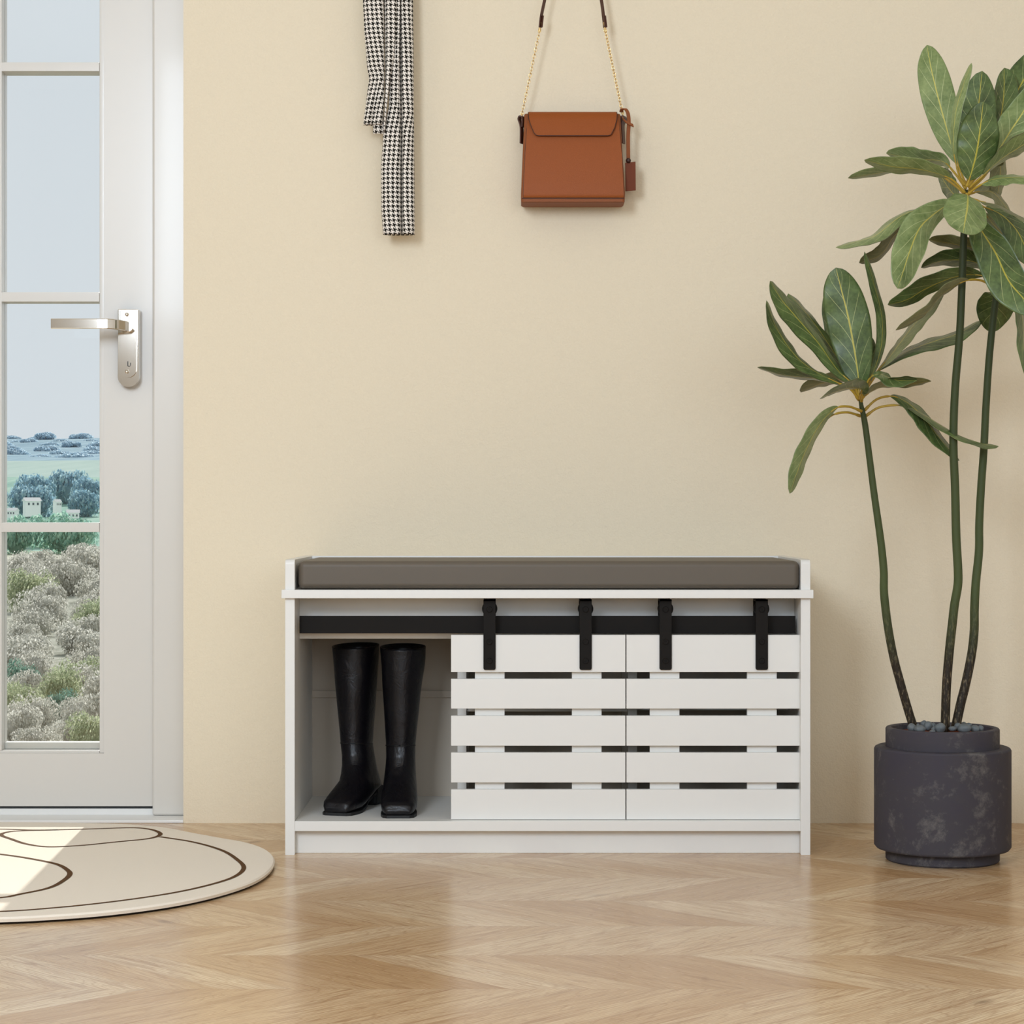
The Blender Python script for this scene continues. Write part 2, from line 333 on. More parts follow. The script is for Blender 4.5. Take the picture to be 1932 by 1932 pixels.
# handle
def stadium(px0, px1, py0, py1, D, ch=0):
    a, b = P(px0, py1, D), P(px1, py0, D); r = (b.x-a.x)/2; cx = (a.x+b.x)/2; pts = [(a.x, b.z-ch), (a.x+ch, b.z), (b.x-ch, b.z), (b.x, b.z-ch)] if ch else [(a.x, b.z), (b.x, b.z)]
    pts += [(cx+r*math.cos(t_), a.z+r+r*math.sin(t_)) for t_ in [-PI*k/24 for k in range(25)]]
    return pts[::-1]
hb = empty('door_handle', P(243, 655, 4.70)); hb.parent = door
bm = bmesh.new(); prism(bm, stadium(222, 262, 583, 730, 4.684, .002), 4.684, DD+.001, .002, 3)
finish(bm, 'back_plate', M['chrome'], hb, 30)
bm = bmesh.new(); prism(bm, stadium(226, 257, 586, 712, 4.680, .001), 4.680, 4.6845, .0008, 2)
finish(bm, 'face_plate', M['chrome'], hb, 30)
for py in (593, 701):
    bm = bmesh.new(); c = P(239, py, 4.676); bmesh.ops.create_uvsphere(bm, u_segments=16, v_segments=10, radius=.0042, matrix=Matrix.Translation((c.x, 4.679, c.z)))
    finish(bm, 'screw', M['chrome'], hb, 'all')
bm = bmesh.new(); c = P(241, 687, 4.679); abox(bm, c.x-.0008, c.x+.0008, 4.6785, 4.6802, c.z-.004, c.z+.006); abox(bm, c.x, c.x+.005, 4.6785, 4.6802, c.z-.005, c.z-.0035); abox(bm, c.x+.005, c.x+.0062, 4.6785, 4.6802, c.z-.003, c.z+.003)
finish(bm, 'key_mark', M['dark'], hb)
zc = P(0, 618, 4.68).z; xsn = P(243, 0, 4.68).x
bm = bmesh.new(); cyl_y(bm, xsn, zc, .0115, 4.664, 4.681, 32, .001); finish(bm, 'spindle_collar', M['chrome'], hb, 30)
bm = bmesh.new()
path = [Vector((xsn, 4.668, zc)), Vector((xsn-.001, 4.655, zc)), Vector((xsn-.008, 4.640, zc+.001)), Vector((xsn-.020, 4.625, zc+.002)), Vector((xsn-.034, 4.617, zc+.0025))]
path = crom(path, 20)
xe = P(96, 0, 4.612).x; path += [Vector((xsn-.036+(xe-xsn+.036)*k/6, 4.616-.001*k/6, zc+.0025)) for k in range(0, 7)]
rings = []
for i, p in enumerate(path):
    tg = (path[min(i+1, len(path)-1)]-path[max(i-1, 0)]); tg.z = 0; tg.normalize(); nrm = Vector((tg.y, -tg.x, 0))
    hh = .0105; tt = .0045
    rings.append([bm.verts.new(p+nrm*a*tt+Vector((0, 0, b*hh))) for a, b in ((-1, -.85), (-.7, -1), (.7, -1), (1, -.85), (1, .85), (.7, 1), (-.7, 1), (-1, .85))])
for a, b in zip(rings, rings[1:]):
    for k in range(8): bm.faces.new((a[k], a[(k+1) % 8], b[(k+1) % 8], b[k]))
bm.faces.new(rings[0]); bm.faces.new(rings[-1][::-1])
finish(bm, 'lever', M['chrome'], hb, 25)

# ------------------------------------------------------------------ storage bench
B = empty('storage_bench', P(1033, 1613, 4.4)); B.location.z = 0; B.matrix_world = Matrix.Translation((B.location.x, 4.4, 0))
tag(B, 'white wooden shoe storage bench with two slatted sliding doors on a black rail', 'bench')
D0 = 4.2; DBK = 4.602
sx0, sx1, sx2, sx3 = P(538, 0, D0).x, P(556, 0, D0).x, P(1511, 0, D0).x, P(1529, 0, D0).x
ztop = .5572
for a, b in ((sx0, sx1), (sx2, sx3)):
    bm = bmesh.new(); r = .009
    prof = [(DBK, 0), (D0, 0), (D0, ztop-r)]+[(D0+r-r*math.cos(t_), ztop-r+r*math.sin(t_)) for t_ in [PI/2*k/6 for k in range(1, 7)]]+[(DBK, ztop)]
    va = [bm.verts.new((a, y, z)) for y, z in prof]; vb = [bm.verts.new((b, y, z)) for y, z in prof]
    f0 = bm.faces.new(va); f1 = bm.faces.new(vb[::-1])
    for k in range(len(prof)): bm.faces.new((va[k], vb[k], vb[(k+1) % len(prof)], va[(k+1) % len(prof)]))
    bmesh.ops.bevel(bm, geom=list(set(f0.edges) | set(f1.edges)), offset=.0009, segments=2, affect='EDGES', profile=.5)
    finish(bm, 'side_panel', M['white'], B, 30)
pbox('seat_board', 531, 1535, 1113, 1129, 4.19, 4.598, M['white'], B, .0009)
boxo('back_rail', sx1, sx3-.018, 4.556, 4.571, .50, ztop, M['white'], B)
za = P(0, 1205, 4.294).z; zs0 = P(0, 1129, 4.19).z
boxo('apron', sx1, sx2, 4.294, 4.309, za, zs0, M['white'], B)
zb1, zb0 = P(0, 1549.5, D0).z, P(0, 1568.5, D0).z
boxo('bottom_board', sx1, sx2, D0+.001, DBK, zb0, zb1, M['white'], B)
boxo('kickboard', sx1, sx2, 4.223, 4.238, 0, zb0, M['white'], B)
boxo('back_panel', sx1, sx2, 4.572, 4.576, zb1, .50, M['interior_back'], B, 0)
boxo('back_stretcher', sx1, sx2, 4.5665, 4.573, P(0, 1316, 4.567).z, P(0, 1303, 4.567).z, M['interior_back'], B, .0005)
for p0, p1 in ((863, 880), (1184.5, 1202)):
    boxo('divider', P(p0, 0, 4.33).x, P(p1, 0, 4.33).x, 4.33, 4.572, zb1, zs0, M['white'], B)
boxo('shelf', P(880, 0, 4.33).x, P(1184.5, 0, 4.33).x, 4.34, 4.572, .258, .275, M['white'], B)
boxo('shelf', P(1202, 0, 4.33).x, sx2, 4.37, 4.572, .258, .275, M['white'], B)
rail = pbox('sliding_rail', 565, 1501, 1162, 1195, 4.246, 4.252, M['black'], B, .0006)
for px in (600, 990, 1180, 1360, 1480):
    bm = bmesh.new(); c = P(px, 1178, 4.25); cyl_y(bm, c.x, c.z, .006, 4.251, 4.295, 16); finish(bm, 'rail_spacer', M['black'], B, 30)
for (dx0, dx1, bats, hang) in ((851, 1180, ((896, 952), (1079, 1135)), (923.5, 1105)), (1182, 1510.3, ((1226, 1282), (1409.5, 1465.5)), (1256, 1437.5))):
    dr = empty('sliding_door', P((dx0+dx1)/2, 1372, 4.222)); dr.parent = B; dr.matrix_parent_inverse = B.matrix_world.inverted(); dr.matrix_world = Matrix.Translation(P((dx0+dx1)/2, 1372, 4.222))
    for y0, y1 in ((1198, 1268), (1281, 1337), (1350.5, 1407), (1420, 1476.5), (1489.5, 1546)):
        pbox('slat', dx0, dx1, y0, y1, 4.219, 4.231, M['white'], dr, .0006)
    for b0, b1 in bats: pbox('batten', b0, b1, 1203, 1542, 4.231, 4.243, M['white'], dr, .0005)
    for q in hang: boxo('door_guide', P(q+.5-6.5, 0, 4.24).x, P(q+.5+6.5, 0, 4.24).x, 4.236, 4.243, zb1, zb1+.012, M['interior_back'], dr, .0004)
    for hx in hang:
        bm = bmesh.new(); a = P(hx-11.5, 1264, 4.214); b = P(hx+11.5, 1131, 4.214); r = .003
        pts = [(a.x, b.z), (a.x, a.z+r), (a.x+r*.3, a.z+r*.3), (a.x+r, a.z), (b.x-r, a.z), (b.x-r*.3, a.z+r*.3), (b.x, a.z+r), (b.x, b.z)]
        prism(bm, pts, 4.2145, 4.219, .0005)
        abox(bm, a.x, b.x, 4.2145, 4.262, b.z-.0035, b.z, .0005)
        zt, zbk = b.z, P(0, 1165, 4.26).z
        abox(bm, a.x, b.x, 4.2585, 4.262, zbk, b.z-.003)
        st_ = finish(bm, 'hanger_strap', M['black'], dr, 30)
        c = P(hx+.3, 1150.5, 4.235); bm = bmesh.new()
        cyl_y(bm, c.x, .4625, .0146, 4.2415, 4.2575, 40, .001); cyl_y(bm, c.x, .4625, .004, 4.2185, 4.259, 16)
        finish(bm, 'roller_wheel', M['black'], dr, 30)
        for py in (1150, 1211, 1247):
            c = P(hx, py, 4.212); bm = bmesh.new(); n = 24; y0 = 4.2115
            prof = [(.0026, 4.2135), (.0026, y0), (.0048, y0), (.0056, y0+.001), (.0056, 4.2147)]
            rr = []
            for r_, y_ in prof:
                hexa = r_ < .003
                rr.append([bm.verts.new((c.x+r_*math.cos(2*PI*k/n)*(1 if not hexa else 1), y_, c.z+r_*math.sin(2*PI*k/n))) for k in range(n)])
            for A_, B_ in zip(rr, rr[1:]):
                for k in range(n): bm.faces.new((A_[k], A_[(k+1) % n], B_[(k+1) % n], B_[k]))
            bm.faces.new(rr[0]); finish(bm, 'bolt', M['black'], dr, 30)

# cushion
a, b = P(562, 1112, 4.206), P(1509, 1057, 4.206)
bm = bmesh.new(); zc0 = P(0, 1113, 4.19).z+.0005
abox(bm, a.x, b.x, 4.207, 4.552, zc0, .5545, .0115, 6)
for v_ in bm.verts:
    if v_.co.z > .53: v_.co.z += .0016*max(0, 1-((v_.co.x-(a.x+b.x)/2)/.47)**4)
cu = finish(bm, 'seat_cushion', M['cushion'], None, 60)
tag(cu, 'taupe grey padded vinyl cushion on top of the white bench', 'cushion')
bm = bmesh.new(); zc_ = zc0+.004
loop = [Vector((x, y, zc_)) for x, y in ((a.x+.012, 4.2068), (b.x-.012, 4.2068), (b.x-.001, 4.218), (b.x-.001, 4.54), (a.x+.001, 4.54), (a.x+.001, 4.218), (a.x+.012, 4.2068))]
tube(bm, loop, .0009, 6); finish(bm, 'seam_piping', M['cushion'], cu, 'all')

# ------------------------------------------------------------------ boots
def make_boot(name, label, ox, oy, oz, yaw, lean, flare, seed, mirror):
    root = empty(name, (ox, oy, oz)); tag(root, label, 'boot', 'pair of tall black boots')
    # ring: front(y,z), back(y,z), halfwidth, x centre, power
    R = [((-.062, .338), (.050, .345), .0475, flare*1.0, 2.1), ((-.061, .325), (.050, .330), .0465, flare*.95, 2.1), ((-.060, .29), (.050, .292), .0435, flare*.8, 2.1),
         ((-.058, .25), (.049, .25), .0405, flare*.6, 2.1), ((-.055, .20), (.046, .20), .0365, flare*.4, 2.1), ((-.052, .155), (.041, .155), .0325, flare*.2, 2.1),
         ((-.051, .125), (.038, .122), .0305, 0, 2.1), ((-.054, .105), (.037, .095), .0305, 0, 2.2), ((-.063, .088), (.040, .066), .0315, 0, 2.3),
         ((-.082, .072), (.044, .047), .033, 0, 2.4), ((-.102, .060), (.040, .036), .0345, 0, 2.6), ((-.122, .051), (.000, .029), .0355, 0, 2.7),
         ((-.142, .043), (-.055, .014), .0365, 0, 2.8), ((-.160, .036), (-.105, .004), .036, 0, 3.0), ((-.175, .030), (-.145, .004), .0335, 0, 3.3), ((-.184, .024), (-.172, .004), .029, 0, 3.6), ((-.189, .015), (-.186, .005), .0235, 0, 3.6)]
    zq = lambda z: z if z < .12 else .12+(z-.12)*.895
    yq = lambda y: y if y > -.06 else -.06+(y+.06)*.80
    R = [((yq(a[0]), zq(a[1])), (yq(b[0]), zq(b[1])), c*.95, d+lean*max(0, min(1, (10-q)/4)), e) for q, (a, b, c, d, e) in enumerate(R)]
    def ring_at(u):
        i = min(int(u), len(R)-2); f = u-i; A, B_ = R[i], R[i+1]; f = f*f*(3-2*f)*.35+f*.65
        L = lambda p, q: p+(q-p)*f
        return ((L(A[0][0], B_[0][0]), L(A[0][1], B_[0][1])), (L(A[1][0], B_[1][0]), L(A[1][1], B_[1][1])), L(A[2], B_[2]), L(A[3], B_[3]), L(A[4], B_[4]))
    n = 40
    def pt(rg, k, sc=1.0, dz=0.0):
        (fy, fz), (by, bz), hw, xc, pw = rg; th = 2*PI*k/n; c, s = math.cos(th), math.sin(th)
        cc = math.copysign(abs(c)**(2/pw), c); ss = math.copysign(abs(s)**(2/pw), s)
        my, mzz = (fy+by)/2, (fz+bz)/2; x = xc+hw*ss*sc
        y = my+(fy-my)*cc*sc; z = mzz+(fz-mzz)*cc*sc+dz
        return Vector((x*mirror, y, z))
    def loft(us, mat, nm, lining=False):
        bm = bmesh.new(); rings = []
        for u in us:
            rg = ring_at(u); rings.append([bm.verts.new(pt(rg, k)) for k in range(n)])
        for rw in rings:
            for v_ in rw:
                nz = noise.noise(Vector((v_.co.x*26+seed, v_.co.y*20, v_.co.z*16)))
                v_.co.x *= 1+.05*nz; v_.co.y += .0025*nz
        for A_, B_ in zip(rings, rings[1:]):
            for k in range(n): bm.faces.new((A_[k], A_[(k+1) % n], B_[(k+1) % n], B_[k]))
        if not lining: bm.faces.new(rings[-1])
        else:
            inner = []
            for u in (0, 1, 3): rg = ring_at(u); inner.append([bm.verts.new(pt(rg, k, .955, .0)) for k in range(n)])
            A_ = rings[0]; B_ = inner[0]
            for k in range(n): bm.faces.new((A_[k], B_[k], B_[(k+1) % n], A_[(k+1) % n]))
            for A_, B_ in zip(inner, inner[1:]):
                for k in range(n): bm.faces.new((A_[k], B_[k], B_[(k+1) % n], A_[(k+1) % n]))
            bm.faces.new(inner[-1])
        return finish(bm, nm, mat, root, 'all')
    objs = [loft([x_/3 for x_ in range(0, 19)], M['boot'], 'shaft', True), loft([6+x_/4 for x_ in range(-1, 41)], M['boot'], 'foot')]
    bm = bmesh.new()   # seam welt
    rg = ring_at(6.0); tube(bm, [pt(rg, k, 1.012) + Vector((0, 0, .003*math.cos(2*PI*k/n))) for k in list(range(n))+[0]], .0008, 6); objs.append(finish(bm, 'seam', M['sole'], root, 'all'))
    ol = [(-.024, -.187), (.024, -.187), (.033, -.178), (.038, -.15), (.0385, -.12), (.034, -.08), (.027, -.045), (.026, 0), (.029, .03), (.02, .045), (-.02, .045), (-.029, .03), (-.026, 0), (-.027, -.045), (-.034, -.08), (-.0385, -.12), (-.038, -.15), (-.033, -.178)]
    ol = [(x*.9, yq(y)) for x, y in ol]
    bm = bmesh.new()
    def zz(y): return 0 if y < -.09 else .031*((y+.09)/.135)**.8 if y < .045 else .031
    top = [bm.verts.new((x*mirror, y, zz(y)+.0055)) for x, y in ol]; bot = [bm.verts.new((x*mirror, y, zz(y))) for x, y in ol]
    bm.faces.new(top); bm.faces.new(bot[::-1])
    for k in range(len(ol)): bm.faces.new((top[k], bot[k], bot[(k+1) % len(ol)], top[(k+1) % len(ol)]))
    bmesh.ops.triangulate(bm, faces=[f for f in bm.faces if len(f.verts) > 4]); objs.append(finish(bm, 'sole', M['sole'], root, 30))
    bm = bmesh.new(); abox(bm, -.025, .025, -.002, .046, 0, .037, .006, 3)
    for v_ in bm.verts:
        if v_.co.z < .01: v_.co.x *= .9; v_.co.y = .02+(v_.co.y-.02)*.9
    objs.append(finish(bm, 'heel', M['sole'], root, 30))
    for o_ in objs: o_.matrix_parent_inverse = Matrix.Identity(4)
    root.rotation_euler = (0, 0, yaw)
    return root
cL = P(672, 1300, 4.41); cR = P(758, 1300, 4.415)
make_boot('boot', 'left tall black leather boot on the bench shelf, toe turned outwards, block heel showing', P(690, 1300, 4.43).x, 4.43, zb1, -.30, -.017, -.002, 3.1, 1)
make_boot('boot', 'right tall black leather boot on the bench shelf, toe pointing straight forward', P(756, 1300, 4.40).x, 4.40, zb1, .02, .0, .005, 9.7, 1)

# ------------------------------------------------------------------ rug
def world_loop(pxpts, z): return [FL(x, y, z) for x, y in pxpts]
ZR = .0125
half = world_loop([(40, 1550.6), (145, 1551.8), (217, 1553.6), (254, 1555.5), (308, 1560), (362, 1570), (417, 1580), (464, 1588.5), (496, 1599), (513, 1611), (517.5, 1621), (513, 1634), (496, 1650), (464, 1666), (398, 1686), (326, 1701), (254, 1711.5), (181, 1719.5), (90, 1726), (0, 1730)], ZR)
xm = -1.06
left = [Vector((2*xm-p.x-.0, p.y, ZR)) for p in half if p.x > xm+.03][::-1]
loop = half+left
def nucr(pts, n, close):
    pts = list(pts); N_ = len(pts)
    if close: E = [pts[-1]]+pts+[pts[0], pts[1]]
    else: E = [pts[0]*2-pts[1]]+pts+[pts[-1]*2-pts[-2]]
    segs = N_ if close else N_-1; Ls = [(E[i+2]-E[i+1]).length for i in range(segs)]; tot = sum(Ls); out = []
    kk = n if close else n+1; i = 0; acc = 0
    for k in range(kk):
        d = tot*k/n
        while i < segs-1 and acc+Ls[i] < d: acc += Ls[i]; i += 1
        f = max(0, min(1, (d-acc)/Ls[i])); a, b, c, e = E[i:i+4]
        l0, l1, l2 = (b-a).length**.5, (c-b).length**.5, (e-c).length**.5
        m1 = (b-a)/l0-(c-a)/(l0+l1)+(c-b)/l1; m2 = (c-b)/l1-(e-b)/(l1+l2)+(e-c)/l2; m1 = m1*l1; m2 = m2*l1
        out.append(b*(2*f**3-3*f*f+1)+m1*(f**3-2*f*f+f)+c*(3*f*f-2*f**3)+m2*(f**3-f*f))
    return out
def closed(pts, n):
    N_ = len(pts); out = []
    for k in range(n):
        u = k/n*N_; i = int(u); f = u-i; a, b, c, d = (pts[(i-1) % N_], pts[i], pts[(i+1) % N_], pts[(i+2) % N_])
        out.append(.5*((2*b)+(c-a)*f+(2*a-5*b+4*c-d)*f*f+(3*b-a-3*c+d)*f**3))
    return out
loop = nucr(loop, 170, True)
ctr = sum(loop, Vector())/len(loop)
bm = bmesh.new(); rings = []
for s_, z, in ((-.004, .0005), (0, .004), (.001, .009), (-.0015, .0118), (-.005, ZR)):
    rg = []
    for k, p in enumerate(loop):
        tg = (loop[(k+1) % len(loop)]-loop[k-1]).normalized(); nrm = Vector((tg.y, -tg.x, 0))
        if nrm.dot(p-ctr) < 0: nrm = -nrm
        rg.append(bm.verts.new(Vector((p.x, p.y, z))+nrm*s_))
    rings.append(rg)
L_ = len(loop)
for q, (A_, B_) in enumerate(zip(rings, rings[1:])):
    for k in range(L_): bm.faces.new((A_[k], A_[(k+1) % L_], B_[(k+1) % L_], B_[k])).material_index = 2 if q == 0 else 0
bm.faces.new(rings[-1]); bm.faces.new(rings[0][::-1])
bmesh.ops.recalc_face_normals(bm, faces=bm.faces)
def strip(pts, wdt, close=False):
    n_ = max(40, len(pts)*10); c = nucr(pts, n_, close); A_ = []
    for k, p in enumerate(c):
        if close: tg = (c[(k+1) % len(c)]-c[k-1])
        else: tg = c[min(k+1, len(c)-1)]-c[max(k-1, 0)]
        tg.normalize(); nrm = Vector((tg.y, -tg.x, 0)); z = Vector((0, 0, .0006))
        A_.append((bm.verts.new(p+nrm*wdt/2+z), bm.verts.new(p-nrm*wdt/2+z)))
    for k in range(len(A_) if close else len(A_)-1):
        a_, b_ = A_[k], A_[(k+1) % len(A_)]; f = bm.faces.new((a_[0], b_[0], b_[1], a_[1])); f.material_index = 1
outer = world_loop([(302, 1579), (362, 1588.5), (417, 1604), (446, 1621), (460, 1638), (442, 1654.5), (398.5, 1669), (326, 1685), (217, 1701), (109, 1712.5), (0, 1720)], ZR)
outer += [Vector((-1.05, outer[-1].y-.004, ZR)), Vector((-1.35, outer[-1].y+.06, ZR)), Vector((-1.58, 3.85, ZR)), Vector((-1.62, 4.1, ZR)), Vector((-1.45, 4.36, ZR))]
strip(outer, .0085)
strip(world_loop([(2, 1574.6), (22, 1569), (109, 1566), (181, 1564), (254, 1562), (286, 1565.6), (302.5, 1574.6), (283, 1582), (217, 1589), (145, 1596), (91, 1598), (54, 1593.5), (22, 1583.7)], ZR), .009, True)
strip([Vector((-1.4, 4.44, ZR))]+world_loop([(0, 1564.6), (60, 1566.3), (109, 1566)], ZR), .008)
strip([Vector((-1.4, 4.25, ZR)), Vector((-1.2, 4.25, ZR))]+world_loop([(0, 1612), (72, 1623), (109, 1631.5), (127, 1641.7), (132, 1649), (120, 1661.6), (91, 1676), (36, 1687.7), (0, 1694)], ZR)+[Vector((-1.2, 3.76, ZR)), Vector((-1.4, 3.9, ZR)), Vector((-1.48, 4.1, ZR))], .0095, True)
rug = finish(bm, 'rug', [M['rug'], M['rug_line'], M['rug_back']], None, 30, normals=False)
tag(rug, 'cream rounded area rug with thin brown curved lines on the oak floor by the door', 'rug')
for p in rug.data.polygons:
    if p.material_index == 1 and p.normal.z < 0: p.flip()
for p in rug.data.polygons:
    if len(p.vertices) > 10 and p.center.z > .01 and p.normal.z < 0: p.flip()

# ------------------------------------------------------------------ scarf
def interp(tab, v):
    if v <= tab[0][0]: return tab[0][1]
    for (a, x), (b, y) in zip(tab, tab[1:]):
        if v <= b: return x+(y-x)*(v-a)/(b-a)
    return tab[-1][1]
DS = 4.568
def cloth(name, ytop, ybot, section, rows, parent, uo):
    """section(py) -> list of (px, depth_mm) points"""
    bm = bmesh.new(); uvl = bm.loops.layers.uv.new('UVMap'); grid = []
    for r in range(rows+1):
        py = ytop+(ybot(0) - ytop)*r/rows if callable(ybot) else ytop+(ybot-ytop)*r/rows
        sec = [Vector((x, d, 0)) for x, d in section(py)]; sec = crom(sec, len(sec)*5)
        rw = []; acc = 0; pr = None
        for q in sec:
            p = P(q.x, py, DS); p.y = DS+q.y/1000; 
            if pr is not None: acc += (p-pr).length
            pr = p; rw.append((bm.verts.new(p), acc+uo, p.z))
        grid.append(rw)
    for A_, B_ in zip(grid, grid[1:]):
        for k in range(len(A_)-1):
            q = (A_[k], B_[k], B_[k+1], A_[k+1]); f = bm.faces.new([z_[0] for z_ in q])
            base_u = A_[k][1]
            for lp, z_ in zip(f.loops, q): lp[uvl].uv = (z_[1], z_[2])
    ob = finish(bm, name, M['hound'], parent, 'all')
    md = ob.modifiers.new('thick', 'SOLIDIFY'); md.thickness = .0012; md.offset = 0
    return ob
SCF = empty('scarf', P(733, 100, DS)); tag(SCF, 'black and white houndstooth scarf hanging folded against the cream wall', 'scarf')
YT = -262
le_long = [(-262, 728), (0, 738), (200, 734), (250, 724), (320, 719.5), (400, 720.5), (443, 723.5)]
def sec_long(y):
    l = interp(le_long, y); ce = interp([(-262, 745), (0, 753), (250, 756), (443, 756.5)], y); r = interp([(-262, 768), (0, 779), (200, 780.5), (443, 782)], y)
    wv_ = 1.5*math.sin(y*.03)
    return [(l+14, 9), (l+3, 4), (l, -3), (l+5, -11), (l+17, -14+wv_), (ce-6, -13), (ce-1, -8), (ce+1.5, 5), (ce+3, -2), (ce+6, -13), (ce+13, -15-wv_), (r-4, -11), (r, -3), (r-3, 6), (r-20, 10), (l+16, 11)]
cloth('long_tail', YT, 443, sec_long, 90, SCF, 0)
def sec_mid(y):
    l = interp([(-262, 722), (0, 725), (130, 727), (200, 726), (252, 724)], y); r = interp([(-262, 748), (0, 749), (60, 747.5), (110, 744), (150, 737), (200, 731), (252, 726.5)], y)
    return [(l, 2), (l+1, -8), (l+(r-l)*.35, -19), (l+(r-l)*.8, -20), (r, -16), (r-1, -10)]
cloth('middle_fold', YT, 250, sec_mid, 60, SCF, .021)
def sec_short(y):
    l = interp([(-262, 700), (0, 685.5), (60, 688), (130, 694), (150, 697.5), (180, 693.5), (236, 686)], y); r = interp([(-262, 728), (0, 724), (130, 725.5), (200, 725), (236, 721)], y)
    return [(r-2, 3), (l+8, 2), (l, -4), (l+3, -12), (l+12, -18), (l+(r-l)*.5, -16-3*math.sin(y*.02)), (r-6, -21), (r, -15), (r-1, -5)]
cloth('short_tail', YT, 237, sec_short, 60, SCF, .05)
def sec_tab(y):
    return [(704.5, -6), (711, -12), (718, -11), (724, -6)]
cloth('folded_tab', 200, 254, sec_tab, 8, SCF, .08)
# wall hooks above the frame
def wall_hook(px, py, label):
    bm = bmesh.new(); c = P(px, py, 4.6); prism(bm, [(c.x-.012, c.z-.03), (c.x+.012, c.z-.03), (c.x+.012, c.z+.03), (c.x-.012, c.z+.03)], YW-.004, YW, .001)
    tube(bm, crom([Vector((c.x, YW-.002, c.z)), Vector((c.x, YW-.035, c.z-.012)), Vector((c.x, YW-.062, c.z-.004)), Vector((c.x, YW-.066, c.z+.018))], 14), .0045, 10)
    o = finish(bm, 'wall_hook', M['black'], None, 40); tag(o, label, 'hook'); return o
wall_hook(738, -245, 'black metal wall hook above the houndstooth scarf')
wall_hook(1080, -262, 'black metal wall hook above the tan handbag')

# ------------------------------------------------------------------ handbag
BG = empty('handbag', P(1080, 380, 4.57)); tag(BG, 'tan brown leather handbag with front flap and gold chain hanging on the wall', 'handbag')
DF = 4.545
def body_ring(py, px0, px1, dfront, bm, r=.006):
    z = P(0, py, DF).z; x0, x1 = P(px0, 0, DF).x, P(px1, 0, DF).x; y0, y1 = dfront, 4.612
    pts = []
    for cx, cy, a0 in ((x1-r, y1-r, 0), (x0+r, y1-r, PI/2), (x0+r, y0+r, PI), (x1-r, y0+r, 3*PI/2)):
        for k in range(5): a = a0+PI/2*k/4; pts.append((cx+r*math.cos(a), cy+r*math.sin(a)))
    return [bm.verts.new((x, y, z)) for x, y in pts]
bm = bmesh.new(); rr = []
for py, a, b, d in ((210, 990, 1171, 4.572), (213, 989, 1172, 4.568), (240, 988.5, 1173, 4.560), (290, 986, 1175, 4.550), (340, 984, 1178, 4.543), (365, 983, 1179.5, 4.541), (381, 983.5, 1178.5, 4.541), (382.5, 986, 1176, 4.545)):
    rr.append(body_ring(py, a, b, d, bm))
for A_, B_ in zip(rr, rr[1:]):
    for k in range(len(A_)): bm.faces.new((A_[k], A_[(k+1) % len(A_)], B_[(k+1) % len(A_)], B_[k]))
bm.faces.new(rr[0]); bm.faces.new(rr[-1])
finish(bm, 'body', M['leather_side'], BG, 50)
# front panel lies on the body
prof = ((209, 997, 1165, 4.570), (213, 996, 1166, 4.566), (240, 994, 1169, 4.558), (290, 991, 1173, 4.548), (340, 988.5, 1175.5, 4.541), (366, 987.5, 1176.5, 4.5395), (372, 987.5, 1176.5, 4.541), (373.8, 988, 1176, 4.543))
def sheet(prof, off, th, mat, name, nx=16):
    bm = bmesh.new(); fr_, bk = [], []
    for py, a, b, d in prof:
        fr_.append([bm.verts.new((P(a+(b-a)*k/nx, 0, DF).x, d-off, P(0, py, DF).z)) for k in range(nx+1)])
        bk.append([bm.verts.new((P(a+(b-a)*k/nx, 0, DF).x, d-off+th, P(0, py, DF).z)) for k in range(nx+1)])
    for G, fl in ((fr_, 0), (bk, 1)):
        for A_, B_ in zip(G, G[1:]):
            for k in range(nx): bm.faces.new((A_[k], A_[k+1], B_[k+1], B_[k]))
    n = len(prof)
    for k in range(nx):
        for i in (0, n-1): bm.faces.new((fr_[i][k], fr_[i][k+1], bk[i][k+1], bk[i][k])).material_index = 1
    for i in range(n-1):
        for k in (0, nx): bm.faces.new((fr_[i][k], fr_[i+1][k], bk[i+1][k], bk[i][k])).material_index = 1
    return finish(bm, name, [mat, M['edge']], BG, 40)
sheet(prof, .0025, .004, M['leather'], 'front_panel')
flap = [(206.5, 1003, 1160, 4.58), (206.7, 999, 1163, 4.575), (208, 997, 1164.5, 4.571), (213, 996.5, 1165, 4.563), (225, 998, 1164, 4.559), (240, 1003, 1160, 4.555), (250, 1007.5, 1155, 4.5525), (254, 1010.5, 1152.5, 4.5517), (255.8, 1016, 1147, 4.551)]
fo = sheet(flap, .0045, .0022, M['leather'], 'flap')
def piping(pts, nm):
    bm = bmesh.new(); tube(bm, [Vector((P(x, 0, DF).x, d, P(0, y, DF).z)) for x, y, d in pts], .0007, 6); finish(bm, nm, M['edge'], BG, 'all')
fp = [(a, y, d-.0055) for y, a, b, d in flap[2:]]; fq = [(b, y, d-.0055) for y, a, b, d in flap[2:]]
piping(fp+fq[::-1], 'flap_piping')
piping([(a, y, d-.001) for y, a, b, d in prof[2:]]+[(b, y, d-.001) for y, a, b, d in prof[2:]][::-1], 'panel_piping')
